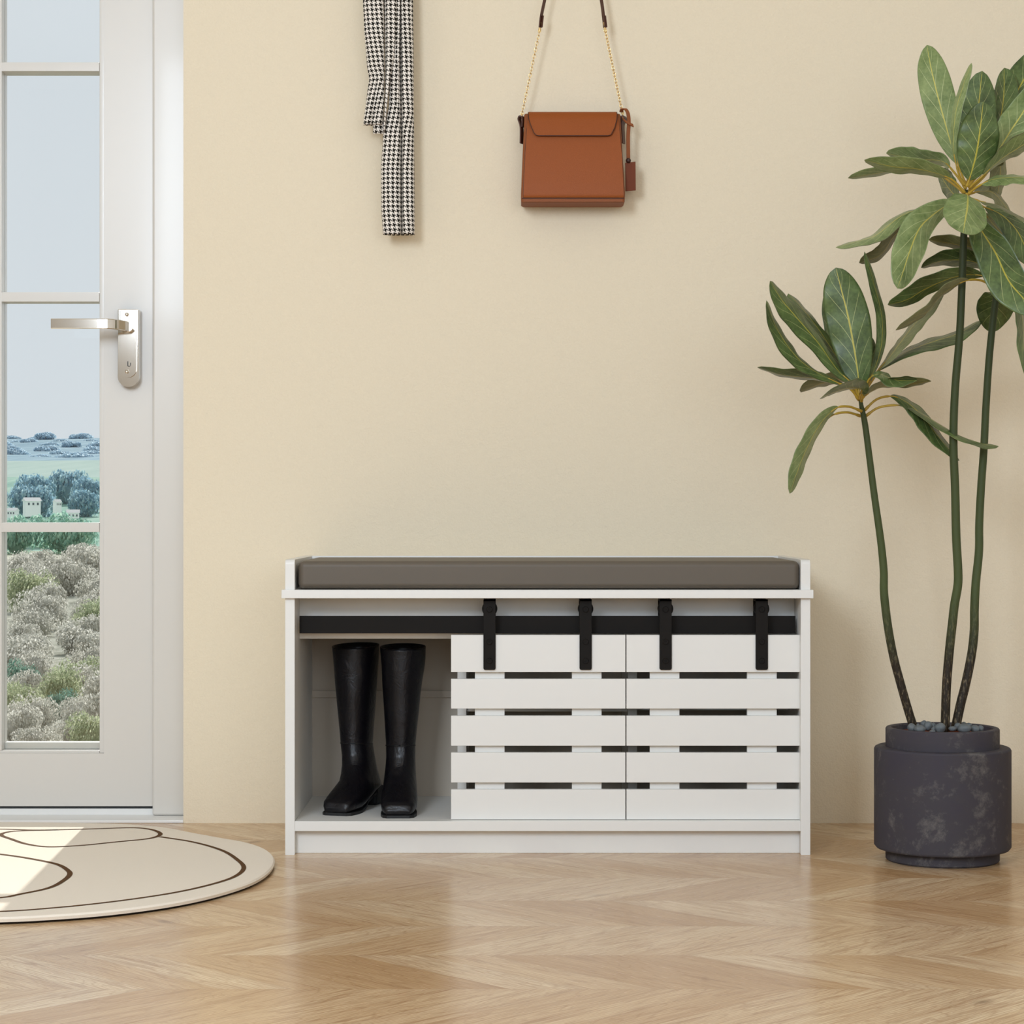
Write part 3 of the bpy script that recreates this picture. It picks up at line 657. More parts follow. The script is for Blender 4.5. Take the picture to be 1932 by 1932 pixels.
# back part of flap over the top
boxo('top_gusset', P(998, 0, DF).x, P(1164, 0, DF).x, 4.575, 4.610, P(0, 211, DF).z, P(0, 206.8, DF).z, M['leather'], BG, .002)
boxo('base_seam', P(984.5, 0, DF).x, P(1177.5, 0, DF).x, 4.5385, 4.545, P(0, 375.2, DF).z, P(0, 374, DF).z, M['edge'], BG, .0004)
for side, x0, x1, xr in ((-1, 981, 987, 985), (1, 1174, 1179, 1174)):
    bm = bmesh.new(); y = 4.578
    pts = [P(xr-1.5*side+(side < 0)*0, 272, y), P(x0+3, 240, y), P(x0+3.5*(1 if side < 0 else .6), 226, y), P(xr-3, 221, y), P(xr+1, 219.5, y), P(xr+3.5, 222, y), P(xr+2.5, 228, y), P(xr+1.5, 242, y)]
    if side < 0: pts = [P(984, 271, y), P(984.3, 245, y), P(983, 235, y), P(980, 226, y), P(981.5, 220.5, y), P(985.5, 220, y), P(987.5, 225, y), P(987, 240, y)]
    else: pts = [P(1176.3, 271, y), P(1175.5, 250, y), P(1175.5, 235, y), P(1179.5, 226, y), P(1178.5, 220.5, y), P(1175, 220, y), P(1172.5, 225, y), P(1173, 240, y)]
    ribbon(bm, crom(pts, 40), .014, .0026, (.45, 1, 0)); finish(bm, 'side_loop', M['strap'], BG, 40)
def chain(a, b, nm):
    bm = bmesh.new(); d = b-a; L = d.length; n = int(L/.0064); zr = d.normalized()
    q = zr.to_track_quat('Z', 'Y').to_matrix()
    for k in range(n+1):
        R_ = q @ Matrix.Rotation((.25 if k % 2 else PI/2-.1), 3, 'Z')
        torus(bm, a+d*(k/n), .0027, .0007, R_, 1.75, 16, 6)
    finish(bm, nm, M['gold'], BG, 'all')
yC = 4.580
chain(P(985, 214, yC), P(1018, 58, 4.574), 'chain'); chain(P(1174, 212, yC), P(1142, 58, 4.574), 'chain')
for a, b in ((P(1018, 60, 4.574), P(1019.5, 42, 4.574)), (P(1142, 60, 4.574), P(1140.5, 42, 4.574)), (P(985, 224, yC), P(985.3, 214, yC)), (P(1176, 222, yC), P(1174.5, 212, yC))):
    bm = bmesh.new(); tube(bm, [a, a*.6+b*.4, a*.5+b*.5, b], [.0026, .0026, .0016, .0024], 10); finish(bm, 'clasp', M['gold'], BG, 40)
for pts in ([(1019, 52), (1021.5, 30), (1027, 3), (1040, -60), (1062, -190), (1077, -262), (1080, -266)], [(1141, 52), (1138.5, 30), (1135, 3), (1124, -60), (1097, -190), (1083, -262), (1080, -266)]):
    bm = bmesh.new(); pp = crom([P(x, y, 4.574) for x, y in pts], 40); ribbon(bm, pp, .0085, .0026, (.55*(1 if pts[0][0] < 1080 else -1)*-1, -1, 0)); finish(bm, 'shoulder_strap', M['strap'], BG, 40)
    bm = bmesh.new(); pp = crom([P(x, y, 4.574)+Vector((.0022, 0, 0)) for x, y in pts[:2]], 6); ribbon(bm, pp, .009, .0024, (.5, -1, 0)); finish(bm, 'strap_fold', M['strap'], BG, 40)
# luggage tag
bm = bmesh.new(); ribbon(bm, crom([P(x, y, d) for x, y, d in ((1172, 211, 4.575), (1174, 206, 4.566), (1180, 206, 4.562), (1185, 215, 4.562), (1186.5, 232, 4.566), (1185, 260, 4.568), (1185.5, 300, 4.568))], 40), .0075, .002, (1, .25, 0))
finish(bm, 'tag_strap', M['leather_side'], BG, 40)
bm = bmesh.new(); ribbon(bm, crom([P(x, y, 4.562) for x, y in ((1174, 222), (1180, 229), (1188, 234), (1195, 237))], 16), .007, .002, (-.3, .3, 1)); finish(bm, 'strap_end', M['leather_side'], BG, 40)
bm = bmesh.new(); c = [P(x, y, 4.566) for x, y in ((1179.5, 307), (1199, 305), (1199.5, 359), (1180, 361))]
prism(bm, [(p.x, p.z) for p in c], 4.565, 4.568, .0006); finish(bm, 'leather_tag', new_mat('dark_tan_leather', rgb(106, 48, 18), .6, 0, .25), BG, 40)
bm = bmesh.new(); bmesh.ops.create_uvsphere(bm, u_segments=14, v_segments=8, radius=.0055, matrix=Matrix.Translation(P(1185.5, 303, 4.564))); finish(bm, 'knot', M['edge'], BG, 'all')

# ------------------------------------------------------------------ planter and plant
DP = 4.14; PX = (1778-CX)*DP/F
PL = empty('potted_plant', (PX, DP, 0)); tag(PL, 'tall rubber plant with three bare stems and big veined leaves in a slate grey planter', 'plant')
bm = bmesh.new(); r1, r2 = .1045, .1257
lathe(bm, [(r1-.003, 0), (r1, .003), (r1, .023), (r2-.004, .023), (r2, .028), (r2, .206), (r2-.002, .2095), (r2-.005, .211), (r1, .211), (r1, .244), (r1-.002, .2465), (r1-.004, .247), (.0945, .247), (.0925, .245), (.092, .232), (.05, .230)], 96, (PX, DP))
finish(bm, 'planter', M['pot'], PL, 40)
bm = bmesh.new(); lathe(bm, [(.0925, .226), (.0925, .236), (.06, .2385), (.02, .239)], 64, (PX, DP))
finish(bm, 'soil', M['soil'], PL, 60)
def stem(pts, dends, radpx):
    pp = []
    for k, (x, y) in enumerate(pts):
        D = DP+dends[0]+(dends[1]-dends[0])*k/(len(pts)-1); pp.append(P(x, y, D))
    c = crom(pp, 70); bm = bmesh.new(); n = len(c)
    tube(bm, c, [ (interp(radpx, k/(n-1)))*DP/F for k in range(n)], 18); return finish(bm, 'stem', M['stem'], PL, 'all'), dends
SA, _ = stem([(1727, 1382), (1715, 1345), (1702, 1300), (1686, 1240), (1675, 1180), (1668, 1120), (1667.5, 1080), (1664, 1040), (1659, 1000), (1649, 930), (1640, 860), (1632, 800), (1625, 765), (1621.5, 742)], (.01, -.03), [(0, 8.3), (.35, 8), (.6, 7), (.85, 5.8), (1, 2.5)])
SB, _ = stem([(1783, 1384), (1785.5, 1300), (1791, 1230), (1797, 1175), (1801, 1140), (1807, 1105), (1807.5, 1075), (1804, 1010), (1802, 920), (1799, 850), (1799.5, 788), (1803, 720), (1810, 640), (1814, 560), (1817, 480), (1820, 410), (1823, 358)], (-.005, -.03), [(0, 8.7), (.4, 8.2), (.7, 7.4), (.9, 6.8), (1, 3)])
SC_, _ = stem([(1801, 1382), (1812, 1330), (1822, 1290), (1833, 1235), (1838, 1190), (1838.5, 1150), (1841, 1100), (1847, 1040), (1847.5, 990), (1851, 920), (1856.5, 843), (1860, 770), (1866, 680), (1873, 610), (1880, 556), (1884, 535)], (.02, .05), [(0, 9), (.4, 8.2), (.7, 7.2), (.9, 6.6), (1, 4)])

def leaf(stem_o, pts, hw, t0, dbase, dtip, curl=0.0, back=False, R=36, tw=None, shape=.5, sgn=1, wav=.0, dx=0, pale=0):
    """pts: midrib from the stem to the tip; t0 where the blade starts; dbase/dtip distance offsets"""
    n = 46; m_ = len(pts)
    pp = [P(x, y, DP+dbase+(dtip-dbase)*(k/(m_-1))) for k, (x, y) in enumerate(pts)]
    c = crom(pp, n); bm = bmesh.new(); uvl = bm.loops.layers.uv.new('UVMap')
    Rr = max(R, hw); ang = math.acos(min(1, hw/Rr)) if tw is None else math.radians(tw)
    k0 = int(t0*n); pet = c[:k0+5]; view = Vector((0, -1, 0))
    tube(bm, pet, [(.0030 if k < 3 else .0022 if k < k0 else .0014) for k in range(len(pet))], 8, mi=2)
    nw = 8; top = []; bot = []
    # blade
    for k in range(k0, n+1):
        v = (k-k0)/(n-k0); tg = (c[min(k+1, n)]-c[max(k-1, 0)]).normalized()
        side = tg.cross(view)
        if side.length < .15: side = Vector((1, 0, 0))
        side.normalize(); side = side if side.x > 0 or abs(side.x) < 1e-6 else side
        nrm = side.cross(tg).normalized()
        if nrm.dot(view) < 0: nrm = -nrm
        a = ang*sgn
        s2 = side*math.cos(a)+nrm*math.sin(a); n2 = -side*math.sin(a)+nrm*math.cos(a)
        e_ = shape  # position of widest point
        x = v
        prof = math.sin(PI*min(1, x**(math.log(.5)/math.log(.575+.1*(shape-.5)))))**.55 if 0 < x < 1 else 0
        wd = Rr*DP/F*max(prof, .015)
        ra, rb = [], []
        for q in range(-nw, nw+1):
            u = q/nw; fold = -.16*abs(u)**1.3*wd if not curl else curl*abs(u)**2*wd
            rip = wav*wd*math.sin(v*13+q*.0)*abs(u)**2+.03*wd*math.sin(v*30+len(pts)*hw)*abs(u)**1.5+.05*wd*math.sin(v*9+hw)*u
            p = c[k]+s2*(u*wd)+n2*(-fold*-1+rip)
            ra.append((bm.verts.new(p+n2*.0003), u*.5+.5, v)); rb.append((bm.verts.new(p-n2*.0003), u*.5+.5, v))
        top.append(ra); bot.append(rb)
    for G, mi, fl in ((top, 1 if back else 0, False), (bot, 0 if back else 1, True)):
        for A_, B_ in zip(G, G[1:]):
            for k in range(2*nw):
                q = [A_[k], A_[k+1], B_[k+1], B_[k]]
                if fl: q = q[::-1]
                f = bm.faces.new([z_[0] for z_ in q]); f.material_index = mi; f.smooth = True
                for lp, z_ in zip(f.loops, q): lp[uvl].uv = (z_[1], z_[2])
    for k in range(len(top)-1):
        for q in (0, 2*nw): bm.faces.new((top[k][q][0], bot[k][q][0], bot[k+1][q][0], top[k+1][q][0])).material_index = 1
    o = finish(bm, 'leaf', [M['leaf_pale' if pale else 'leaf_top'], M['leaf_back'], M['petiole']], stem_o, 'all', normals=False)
    return o
# crown of the left stem
A = SA
leaf(A, [(1618, 752), (1620, 741), (1619, 709), (1611, 655), (1600, 597), (1587, 545), (1577, 505)], 41, .2, -.03, -.05)
leaf(A, [(1621, 755), (1617, 735), (1608, 700), (1588, 652), (1572, 605), (1557, 553)], 22, .22, .02, .10, R=34)
leaf(A, [(1622, 755), (1626, 735), (1628, 712), (1634, 675), (1634, 632)], 12, .3, .02, .08, R=34)
leaf(A, [(1620, 750), (1611, 727), (1580, 698), (1545, 649), (1501, 597), (1474, 565), (1453, 530)], 21, .2, -.03, -.09, R=33, sgn=-1)
leaf(A, [(1619, 752), (1609, 725), (1589, 690), (1565, 652), (1539, 614), (1510, 578), (1487, 554)], 17, .2, .0, .06, R=33, sgn=-1)
leaf(A, [(1620, 754), (1603, 733), (1571, 718), (1530, 696), (1496, 666), (1464, 617), (1446, 567)], 15, .3, -.03, -.12, R=31, sgn=-1)
leaf(A, [(1621, 756), (1612, 738), (1580, 725), (1539, 714), (1475, 707), (1429, 693)], 6, .3, -.01, -.02, R=30, sgn=1)
leaf(A, [(1622, 750), (1616, 726), (1586, 716), (1545, 725), (1511, 740)], 11, .2, .03, .14, back=True, R=30, sgn=1)
leaf(A, [(1623, 752), (1625, 735), (1603, 732), (1580, 738), (1551, 749)], 8, .15, -.05, -.2, R=30)
leaf(A, [(1623, 752), (1636, 722), (1648, 700), (1662, 655), (1664, 600), (1648, 533), (1631, 475)], 11, .22, .0, -.02, R=15, sgn=-1)
leaf(A, [(1624, 752), (1646, 712), (1675, 678), (1700, 645), (1719, 620), (1748, 585), (1780, 546)], 9, .22, .0, .08, back=True, R=30)
leaf(A, [(1624, 752), (1661, 698), (1707, 666), (1754, 647), (1806, 630), (1851, 604)], 12, .2, .02, .12, R=32)
leaf(A, [(1624, 755), (1640, 716), (1660, 706), (1690, 717), (1730, 718)], 11, .3, -.03, -.12, R=32, sgn=1)
leaf(A, [(1625, 757), (1632, 747), (1661, 731), (1713, 725), (1757, 719)], 8, .25, -.03, -.10, R=32, back=True, sgn=-1)
leaf(A, [(1631, 774), (1655, 753), (1684, 748), (1712, 760), (1740, 785), (1771, 825), (1810, 869)], 18, .32, -.02, .0, R=32)
leaf(A, [(1633, 785), (1661, 768), (1707, 766), (1748, 786), (1800, 817), (1849, 836), (1884, 842)], 8, .3, -.01, -.02, R=28)
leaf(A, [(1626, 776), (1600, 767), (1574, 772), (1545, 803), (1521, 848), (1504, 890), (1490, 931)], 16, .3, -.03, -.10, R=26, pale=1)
leaf(A, [(1624, 785), (1597, 778), (1568, 785), (1545, 812), (1519, 860), (1487, 922)], 6, .35, .0, -.03, R=26, back=True)
# crown of the tall middle stem
Bm = SB
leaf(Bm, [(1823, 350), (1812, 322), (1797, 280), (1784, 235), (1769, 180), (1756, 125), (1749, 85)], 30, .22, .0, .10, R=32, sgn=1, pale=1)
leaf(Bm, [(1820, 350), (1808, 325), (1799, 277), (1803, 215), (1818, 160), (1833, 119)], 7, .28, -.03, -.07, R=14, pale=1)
leaf(Bm, [(1824, 350), (1830, 315), (1838, 250), (1846, 200), (1853, 134)], 38, .2, .02, .05, R=38)
leaf(Bm, [(1824, 352), (1832, 328), (1842, 290), (1849, 245), (1855, 192)], 39, .14, -.05, -.10, R=39)
leaf(Bm, [(1826, 350), (1850, 310), (1880, 250), (1893, 190), (1895, 128)], 21, .35, .04, .12, R=32, back=False)
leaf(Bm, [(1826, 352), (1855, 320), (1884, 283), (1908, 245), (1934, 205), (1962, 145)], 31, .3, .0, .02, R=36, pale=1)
leaf(Bm, [(1826, 350), (1862, 300), (1900, 210), (1935, 145), (1975, 85)], 34, .35, .05, .14, R=36)
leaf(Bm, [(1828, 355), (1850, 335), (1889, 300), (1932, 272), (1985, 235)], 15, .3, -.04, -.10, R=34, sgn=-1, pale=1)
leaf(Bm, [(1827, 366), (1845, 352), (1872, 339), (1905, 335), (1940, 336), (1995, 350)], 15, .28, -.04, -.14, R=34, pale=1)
leaf(Bm, [(1826, 362), (1855, 335), (1885, 300), (1886, 340), (1880, 378)], 20, .4, .05, .10, R=30, back=True)
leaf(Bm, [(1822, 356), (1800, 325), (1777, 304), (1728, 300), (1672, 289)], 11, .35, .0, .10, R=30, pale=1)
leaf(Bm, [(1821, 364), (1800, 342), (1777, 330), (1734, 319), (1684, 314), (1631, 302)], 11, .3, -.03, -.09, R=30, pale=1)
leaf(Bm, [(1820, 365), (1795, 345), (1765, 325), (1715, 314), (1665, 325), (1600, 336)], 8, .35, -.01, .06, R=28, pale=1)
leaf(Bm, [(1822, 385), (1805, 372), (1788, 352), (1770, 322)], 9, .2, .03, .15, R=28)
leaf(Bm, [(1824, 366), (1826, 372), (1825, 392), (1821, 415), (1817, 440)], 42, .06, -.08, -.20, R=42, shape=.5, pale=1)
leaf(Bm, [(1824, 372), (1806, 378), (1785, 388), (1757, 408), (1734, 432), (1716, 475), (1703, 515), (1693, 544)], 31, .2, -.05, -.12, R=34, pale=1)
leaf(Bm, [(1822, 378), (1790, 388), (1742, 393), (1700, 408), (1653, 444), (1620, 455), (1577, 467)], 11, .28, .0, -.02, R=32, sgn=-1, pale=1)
leaf(Bm, [(1822, 380), (1784, 397), (1735, 412), (1690, 442), (1662, 480), (1621, 496)], 14, .3, .02, .06, R=32, sgn=1, back=True)
leaf(Bm, [(1824, 368), (1845, 362), (1870, 362), (1888, 378), (1908, 405)], 20, .2, .04, .10, R=32, back=True)
leaf(Bm, [(1825, 372), (1850, 380), (1885, 388), (1925, 408), (1975, 430)], 9, .25, -.02, -.08, R=32, back=True)
leaf(Bm, [(1826, 378), (1855, 390), (1889, 405), (1917, 433), (1934, 465), (1955, 505)], 29, .22, .0, .02, R=34)
leaf(Bm, [(1826, 372), (1850, 395), (1880, 430), (1910, 462), (1928, 480)], 26, .3, .05, .08, R=34, back=True)
leaf(Bm, [(1824, 378), (1836, 405), (1853, 437), (1878, 477), (1902, 528), (1930, 562), (1958, 592)], 40, .17, -.05, -.12, R=41)
# crown of the right stem
C_ = SC_
leaf(C_, [(1884, 545), (1880, 510), (1846, 472), (1802, 461), (1752, 452)], 9, .25, .0, .02, R=30, back=True)
leaf(C_, [(1884, 545), (1878, 515), (1855, 501), (1824, 491), (1777, 492), (1738, 505)], 13, .3, .01, .05, R=32)
leaf(C_, [(1883, 545), (1861, 523), (1830, 518), (1793, 525), (1746, 545), (1712, 565), (1675, 575)], 17, .2, .0, .04, R=32)
leaf(C_, [(1879, 555), (1868, 538), (1845, 528), (1815, 532), (1777, 556), (1745, 592), (1690, 623)], 9, .45, -.02, -.08, R=30, back=True)
leaf(C_, [(1884, 545), (1886, 548), (1882, 570), (1877, 595), (1872, 627)], 37, .07, .04, .12, R=37)
leaf(C_, [(1888, 548), (1905, 552), (1922, 570), (1930, 610), (1932, 660), (1946, 728)], 15, .22, .0, -.04, R=30)
leaf(C_, [(1888, 546), (1905, 535), (1925, 540), (1955, 560)], 20, .3, .0, .1, R=30)

# pebbles
PEB = [(1713, 1373, 8, 8, -.055), (1735, 1375, 11, 7, -.06), (1751, 1369.5, 8.5, 9, -.02), (1743, 1366, 7, 7, .03), (1774, 1373.5, 10.5, 9.5, -.055), (1763, 1376, 6, 5.5, -.04), (1819, 1374.5, 12.8, 9, -.05),
       (1807, 1370, 6.5, 6.5, .0), (1839.5, 1375, 9, 7, -.035), (1850, 1374.5, 6, 6, -.02), (1818, 1367, 5.5, 5, .05), (1828, 1368.5, 6, 5, .045), (1797, 1375, 7.5, 5, -.03), (1759, 1381, 6, 4, -.078), (1732, 1369, 3.6, 4, .0), (1725, 1371.5, 4, 4, -.03), (1761, 1369, 5, 5.5, .02)]
PL_LAB = {0: 'leftmost round blue grey pebble in the planter, left of the left stem', 1: 'wide flattened pebble just in front of the left stem foot', 2: 'tall egg shaped pebble leaning upright between left and middle stems', 4: 'large round pebble touching the left side of the middle stem', 6: 'largest oval pebble right of the right stem foot', 8: 'wide pebble beside the largest oval one on the right', 9: 'rightmost small round pebble in the planter'}
rnd = random.Random(4)
for k, (x, y, rx, rz, dd) in enumerate(PEB):
    D = DP+dd; c = P(x, y, D); s = D/F; rz_ = rz*s; c.z = max(c.z, .236+rz_*.8)
    # keep inside the rim
    v2 = Vector((c.x-PX, c.y-DP)); lim = .090-rx*s
    if v2.length > lim: v2 = v2.normalized()*lim; c.x, c.y = PX+v2.x, DP+v2.y
    bm = bmesh.new(); bmesh.ops.create_icosphere(bm, subdivisions=4, radius=1)
    for v_ in bm.verts:
        nz = noise.noise(v_.co*1.1+Vector((k*7.3, 0, 0))); v_.co *= 1+.13*nz; v_.co = Vector((v_.co.x*rx*s, v_.co.y*rx*s*.9, v_.co.z*rz_))
    o = finish(bm, 'pebble', M['pebble'], None, 'all'); o.location = c
    tag(o, PL_LAB.get(k, 'small blue grey pebble tucked among the larger stones around the stems'), 'pebble', 'pebbles on the planter soil')

# ------------------------------------------------------------------ outdoors
def yz(D, py): return H-(py-CX)*D/F
prof = [(5.2, -1.2), (9, -.95), (12, yz(12, 1425)), (25, yz(25, 1310)), (45, yz(45, 1190)), (80, yz(80, 1090)), (110, yz(110, 1066)), (220, yz(220, 1058)), (380, yz(380, 1048)), (520, yz(520, 1000)), (700, yz(700, 960)), (1000, yz(1000, 896)), (1300, yz(1300, 868)), (1700, yz(1700, 852)), (2400, yz(2400, 826)), (2700, yz(2700, 835))]
import bisect
def gz(D): return interp(prof, D)
ter = bmesh.new(); rowsv = []
Ds = []; d = 5.2
while d < 2700: Ds.append(d); d *= 1.035
for D in Ds:
    rw = []
    for k in range(61):
        a_ = -.62+.9*k/60; x = a_*D; z = gz(D)+D*(.0016 if D > 1350 else .0007)*noise.noise(Vector((a_*60 if D > 1350 else a_*20, D*.01 if D < 1350 else D*.002, 3)))
        rw.append(ter.verts.new((x, D, z)))
    rowsv.append(rw)
for i_, (A_, B_) in enumerate(zip(rowsv, rowsv[1:])):
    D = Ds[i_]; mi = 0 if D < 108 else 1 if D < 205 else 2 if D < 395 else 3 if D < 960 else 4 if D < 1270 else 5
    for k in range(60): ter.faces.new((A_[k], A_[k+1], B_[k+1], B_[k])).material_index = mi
def ground(nm, c1, c2, scale, ysc=.1, det=6):
    m = new_mat(nm, c1, .95, 0, .05); t = NT(m); n = t.noise(scale, t.obj(), det, .7); 
    mp = t.n('Mapping'); t.put(mp.inputs[0], t.obj()); mp.inputs['Scale'].default_value = (1, ysc, 1)
    t.put(n.inputs['Vector'], mp.outputs[0]); t.base(t.ramp(n.outputs[0], [(.38, c1), (.62, c2)])); return m
gm = [ground('scrub_ground', rgb(128, 130, 116), rgb(180, 178, 164), 2.5, .3), ground('pale_track', rgb(200, 196, 184), rgb(222, 218, 208), .05), ground('dry_meadow', rgb(170, 172, 150), rgb(192, 190, 172), .05),
      ground('valley_ground', rgb(110, 150, 138), rgb(150, 180, 164), .08, .05), ground('pale_field', rgb(148, 170, 162), rgb(166, 184, 176), .03, .04), ground('far_forest_haze_tint', rgb(112, 142, 158), rgb(142, 168, 180), .08, .02)]  # farther ground turns bluish: aerial haze mixed into the colours
struct(finish(ter, 'ground', gm, None, 'all')); 

def foliage_mat(nm, c1, c2, c3):
    m = new_mat(nm, c1, .85, 0, .1); t = NT(m); n = t.noise(1.6, t.obj(), 4, .7); g = t.n('NewGeometry')
    v = t.m('ADD', t.m('MULTIPLY', n.outputs[0], .6), t.m('MULTIPLY', g.outputs['Random Per Island'], .4))
    rp = t.ramp(v, [(.3, c1), (.5, c2), (.72, c3)]); t.base(rp)
    tl = t.t.nodes.new('ShaderNodeBsdfTranslucent'); t.put(tl.inputs[0], rp); ms = t.t.nodes.new('ShaderNodeMixShader'); ms.inputs[0].default_value = .6
    out = [q for q in t.t.nodes if q.type == 'OUTPUT_MATERIAL'][0]; t.t.links.new(t.b.outputs[0], ms.inputs[1]); t.t.links.new(tl.outputs[0], ms.inputs[2]); t.t.links.new(ms.outputs[0], out.inputs[0]); return m
FM = [foliage_mat('grey_scrub_leaves', rgb(166, 166, 156), rgb(204, 202, 192), rgb(236, 234, 226)),
      foliage_mat('green_scrub_leaves', rgb(140, 154, 122), rgb(180, 188, 154), rgb(208, 212, 180)),
      foliage_mat('tree_leaves', rgb(124, 172, 160), rgb(160, 200, 182), rgb(200, 226, 206)),
      foliage_mat('far_tree_haze_tint', rgb(136, 174, 194), rgb(168, 200, 210), rgb(196, 220, 220)),  # tree greens paled and blued to paint in distance haze
      foliage_mat('dark_scrub_leaves', rgb(86, 128, 116), rgb(120, 156, 140), rgb(156, 182, 166))]
def crown_mesh(nm, mat, n, leafs, seed, flat=1.0, trunk=True):
    r = random.Random(seed); bm = bmesh.new(); lob = [(Vector((r.uniform(-.6, .6), r.uniform(-.5, .5), r.uniform(-.2, .5))), r.uniform(.38, .6)) for _ in range(9)]+[(Vector((0, 0, 0)), .75)]
    for k in range(n):
        c, rad = r.choice(lob); d = Vector((r.gauss(0, 1), r.gauss(0, 1), r.gauss(0, 1))).normalized(); p = c+d*rad*r.uniform(.75, 1.05); p.z *= flat
        nn_ = (d+Vector((r.uniform(-.7, .7), r.uniform(-.7, .7), r.uniform(-.7, .7)))).normalized(); s = nn_.cross(Vector((.3, .1, 1))).normalized(); u = nn_.cross(s); L = leafs*r.uniform(.6, 1.3)
        bm.faces.new([bm.verts.new(p+s*L*.5*a+u*L*b) for a, b in ((0, -1), (1, 0), (0, 1), (-1, 0))])
    me = bpy.data.meshes.new(nm); bm.to_mesh(me); bm.free(); me.materials.append(mat); return me
def inner_mesh(nm, mat, seed):
    bm = bmesh.new(); bmesh.ops.create_icosphere(bm, subdivisions=3, radius=.5)
    for v_ in bm.verts: v_.co *= 1+.35*noise.noise(v_.co*2+Vector((seed, 0, 0)))
    me = bpy.data.meshes.new(nm); bm.to_mesh(me); bm.free(); me.materials.append(mat)
    for p in me.polygons: p.use_smooth = True
    return me
trunk_m = new_mat('trunk_bark', rgb(110, 100, 86), .9)
bm = bmesh.new(); tube(bm, [Vector((0, 0, -1)), Vector((.03, 0, -.5)), Vector((0, .02, .1))], [.09, .07, .04], 8); trunk_me = bpy.data.meshes.new('trunk'); bm.to_mesh(trunk_me); bm.free(); trunk_me.materials.append(trunk_m)
SH = [(crown_mesh('scrub', FM[0], 3600, .06, 1), inner_mesh('scrub_core', FM[0], 1)), (crown_mesh('scrub', FM[0], 3600, .05, 2), inner_mesh('scrub_core', FM[0], 5)), (crown_mesh('scrub', FM[1], 3600, .055, 3), inner_mesh('scrub_core', FM[1], 9)), (crown_mesh('scrub', FM[4], 3600, .055, 8), inner_mesh('scrub_core', FM[4], 19))]
TR = [(crown_mesh('tree', FM[2], 3000, .09, 4), inner_mesh('tree_core', FM[2], 2)), (crown_mesh('tree', FM[2], 3000, .08, 5), inner_mesh('tree_core', FM[2], 7))]
FT = [(crown_mesh('far', FM[3], 3000, .09, 6), inner_mesh('far_core', FM[3], 3)), (crown_mesh('far', FM[3], 3000, .1, 7), inner_mesh('far_core', FM[3], 11))]
def plant_out(kind, me, x, y, z, s, sz, label, cat, group, trunk=False):
    root = empty(kind, (x, y, z)); tag(root, label, cat, group); root.scale = (s, s, sz); root.rotation_euler = (0, 0, rnd.uniform(0, 6))
    c = bpy.data.objects.new('foliage', me[0]); COL.objects.link(c); c.parent = root; c.location = (0, 0, .55 if not trunk else .62)
    k = bpy.data.objects.new('branch_mass', me[1]); COL.objects.link(k); k.parent = root; k.location = c.location
    if trunk: q = bpy.data.objects.new('trunk', trunk_me); COL.objects.link(q); q.parent = root; q.location = (0, 0, .6)
rnd = random.Random(11)
LB = ['pale grey leafless looking shrub on the slope outside the glass door', 'pale grey leafless looking shrub on the slope outside the glass door', 'yellow green shrub among the grey scrub outside the glass door', 'dark blue green low shrub among the grey scrub outside']
for D in [12.5*1.09**q for q in range(24)]:
    a_ = -.252+rnd.uniform(0, .012)
    while a_ < -.172:
        kx = rnd.choices([0, 1, 2, 3], [5, 5, 2.4, 1.2])[0]; s = D*rnd.uniform(.0095, .014)
        plant_out('shrub', SH[kx], a_*D, D*rnd.uniform(.99, 1.01), gz(D)-.2*s, s, s*rnd.uniform(.75, 1.15), LB[kx], 'shrub', 'shrubs on the slope outside'); a_ += s/D*rnd.uniform(2.25, 2.5)
for D, lo, hi, me, nm, lab, grp, sc in ((385, -.245, -.18, TR, 'tree', 'green tree in the row beyond the pale field outside', 'green trees beyond the field', .011), (412, -.240, -.18, TR, 'tree', 'green tree in the row beyond the pale field outside', 'green trees beyond the field', .009),
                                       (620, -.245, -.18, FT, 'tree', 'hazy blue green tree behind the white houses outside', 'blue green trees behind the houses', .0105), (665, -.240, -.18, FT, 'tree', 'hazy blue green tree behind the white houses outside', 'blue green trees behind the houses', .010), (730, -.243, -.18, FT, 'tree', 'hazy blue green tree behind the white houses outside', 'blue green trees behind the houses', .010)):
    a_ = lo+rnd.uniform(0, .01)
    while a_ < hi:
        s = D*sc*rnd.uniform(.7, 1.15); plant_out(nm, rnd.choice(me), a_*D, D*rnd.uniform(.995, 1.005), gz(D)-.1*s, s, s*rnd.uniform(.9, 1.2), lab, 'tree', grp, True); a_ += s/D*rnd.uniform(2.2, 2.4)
HW = foliage_mat('wood_leaves_haze_tint', rgb(176, 204, 220), rgb(200, 222, 234), rgb(222, 236, 242))  # palest blue leaves, haze of the far ridge put into the colour
VF = [(crown_mesh('wood', HW, 2500, .13, 12, .8), inner_mesh('wood_core', HW, 13))]
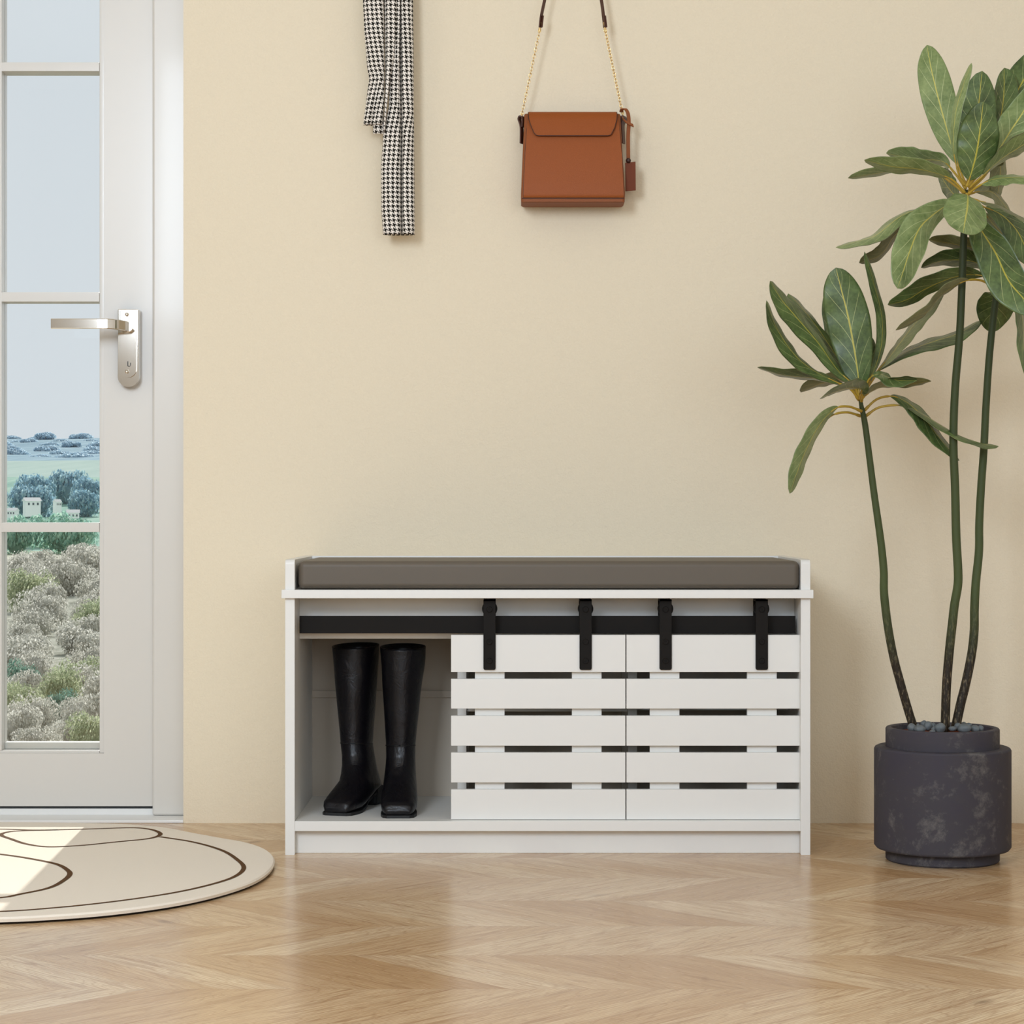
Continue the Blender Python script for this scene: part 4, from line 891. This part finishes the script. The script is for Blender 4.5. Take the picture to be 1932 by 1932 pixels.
for D, sc in ((1400, .0055), (1560, .005), (1740, .005), (1940, .0045), (2150, .004), (2380, .004)):
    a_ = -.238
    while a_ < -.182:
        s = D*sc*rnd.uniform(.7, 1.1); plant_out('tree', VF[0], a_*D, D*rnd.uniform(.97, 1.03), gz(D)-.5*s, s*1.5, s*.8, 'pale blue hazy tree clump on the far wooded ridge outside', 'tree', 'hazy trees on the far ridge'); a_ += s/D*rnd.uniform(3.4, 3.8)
hw_ = new_mat('house_render', rgb(250, 248, 244), .8); hr_ = new_mat('house_roof', rgb(244, 240, 236), .8); wn_ = new_mat('house_window', rgb(90, 98, 104), .4)
def house(px, py, D, wd, hh, label, rot):
    c = P(px, py, D); root = empty('house', c); tag(root, label, 'house'); root.rotation_euler = (0, 0, rot)
    bm = bmesh.new(); abox(bm, -wd/2, wd/2, -wd*.35, wd*.35, -2, hh); o = finish(bm, 'walls', hw_, None); o.parent = root
    bm = bmesh.new(); e_ = wd*.06; vs = [bm.verts.new(p) for p in ((-wd/2-e_, -wd*.35-e_, hh), (wd/2+e_, -wd*.35-e_, hh), (wd/2+e_, wd*.35+e_, hh), (-wd/2-e_, wd*.35+e_, hh), (-wd/2-e_, 0, hh*1.55), (wd/2+e_, 0, hh*1.55))]
    for f in ((0, 1, 5, 4), (2, 3, 4, 5), (0, 4, 3), (1, 2, 5), (0, 3, 2, 1)): bm.faces.new([vs[q] for q in f])
    o = finish(bm, 'roof', hr_, None); o.parent = root
    for k in (-.3, 0, .3):
        bm = bmesh.new(); abox(bm, (k-.06)*wd, (k+.06)*wd, -wd*.35-.05, -wd*.35+.05, hh*.4, hh*.75); o = finish(bm, 'window', wn_, None); o.parent = root
house(60, 958, 500, 3.4, 1.5, 'largest white gabled house among the hazy trees seen through the door', .5)
house(24, 974, 490, 2.2, 1.2, 'small white house at the far left edge below the gabled one', -.3)
house(138, 979, 480, 2.6, 1.3, 'small white house right of the gabled one among the trees', .2)
house(108, 957, 510, 1.6, 1.2, 'small white house half hidden behind trees between two others', .9)
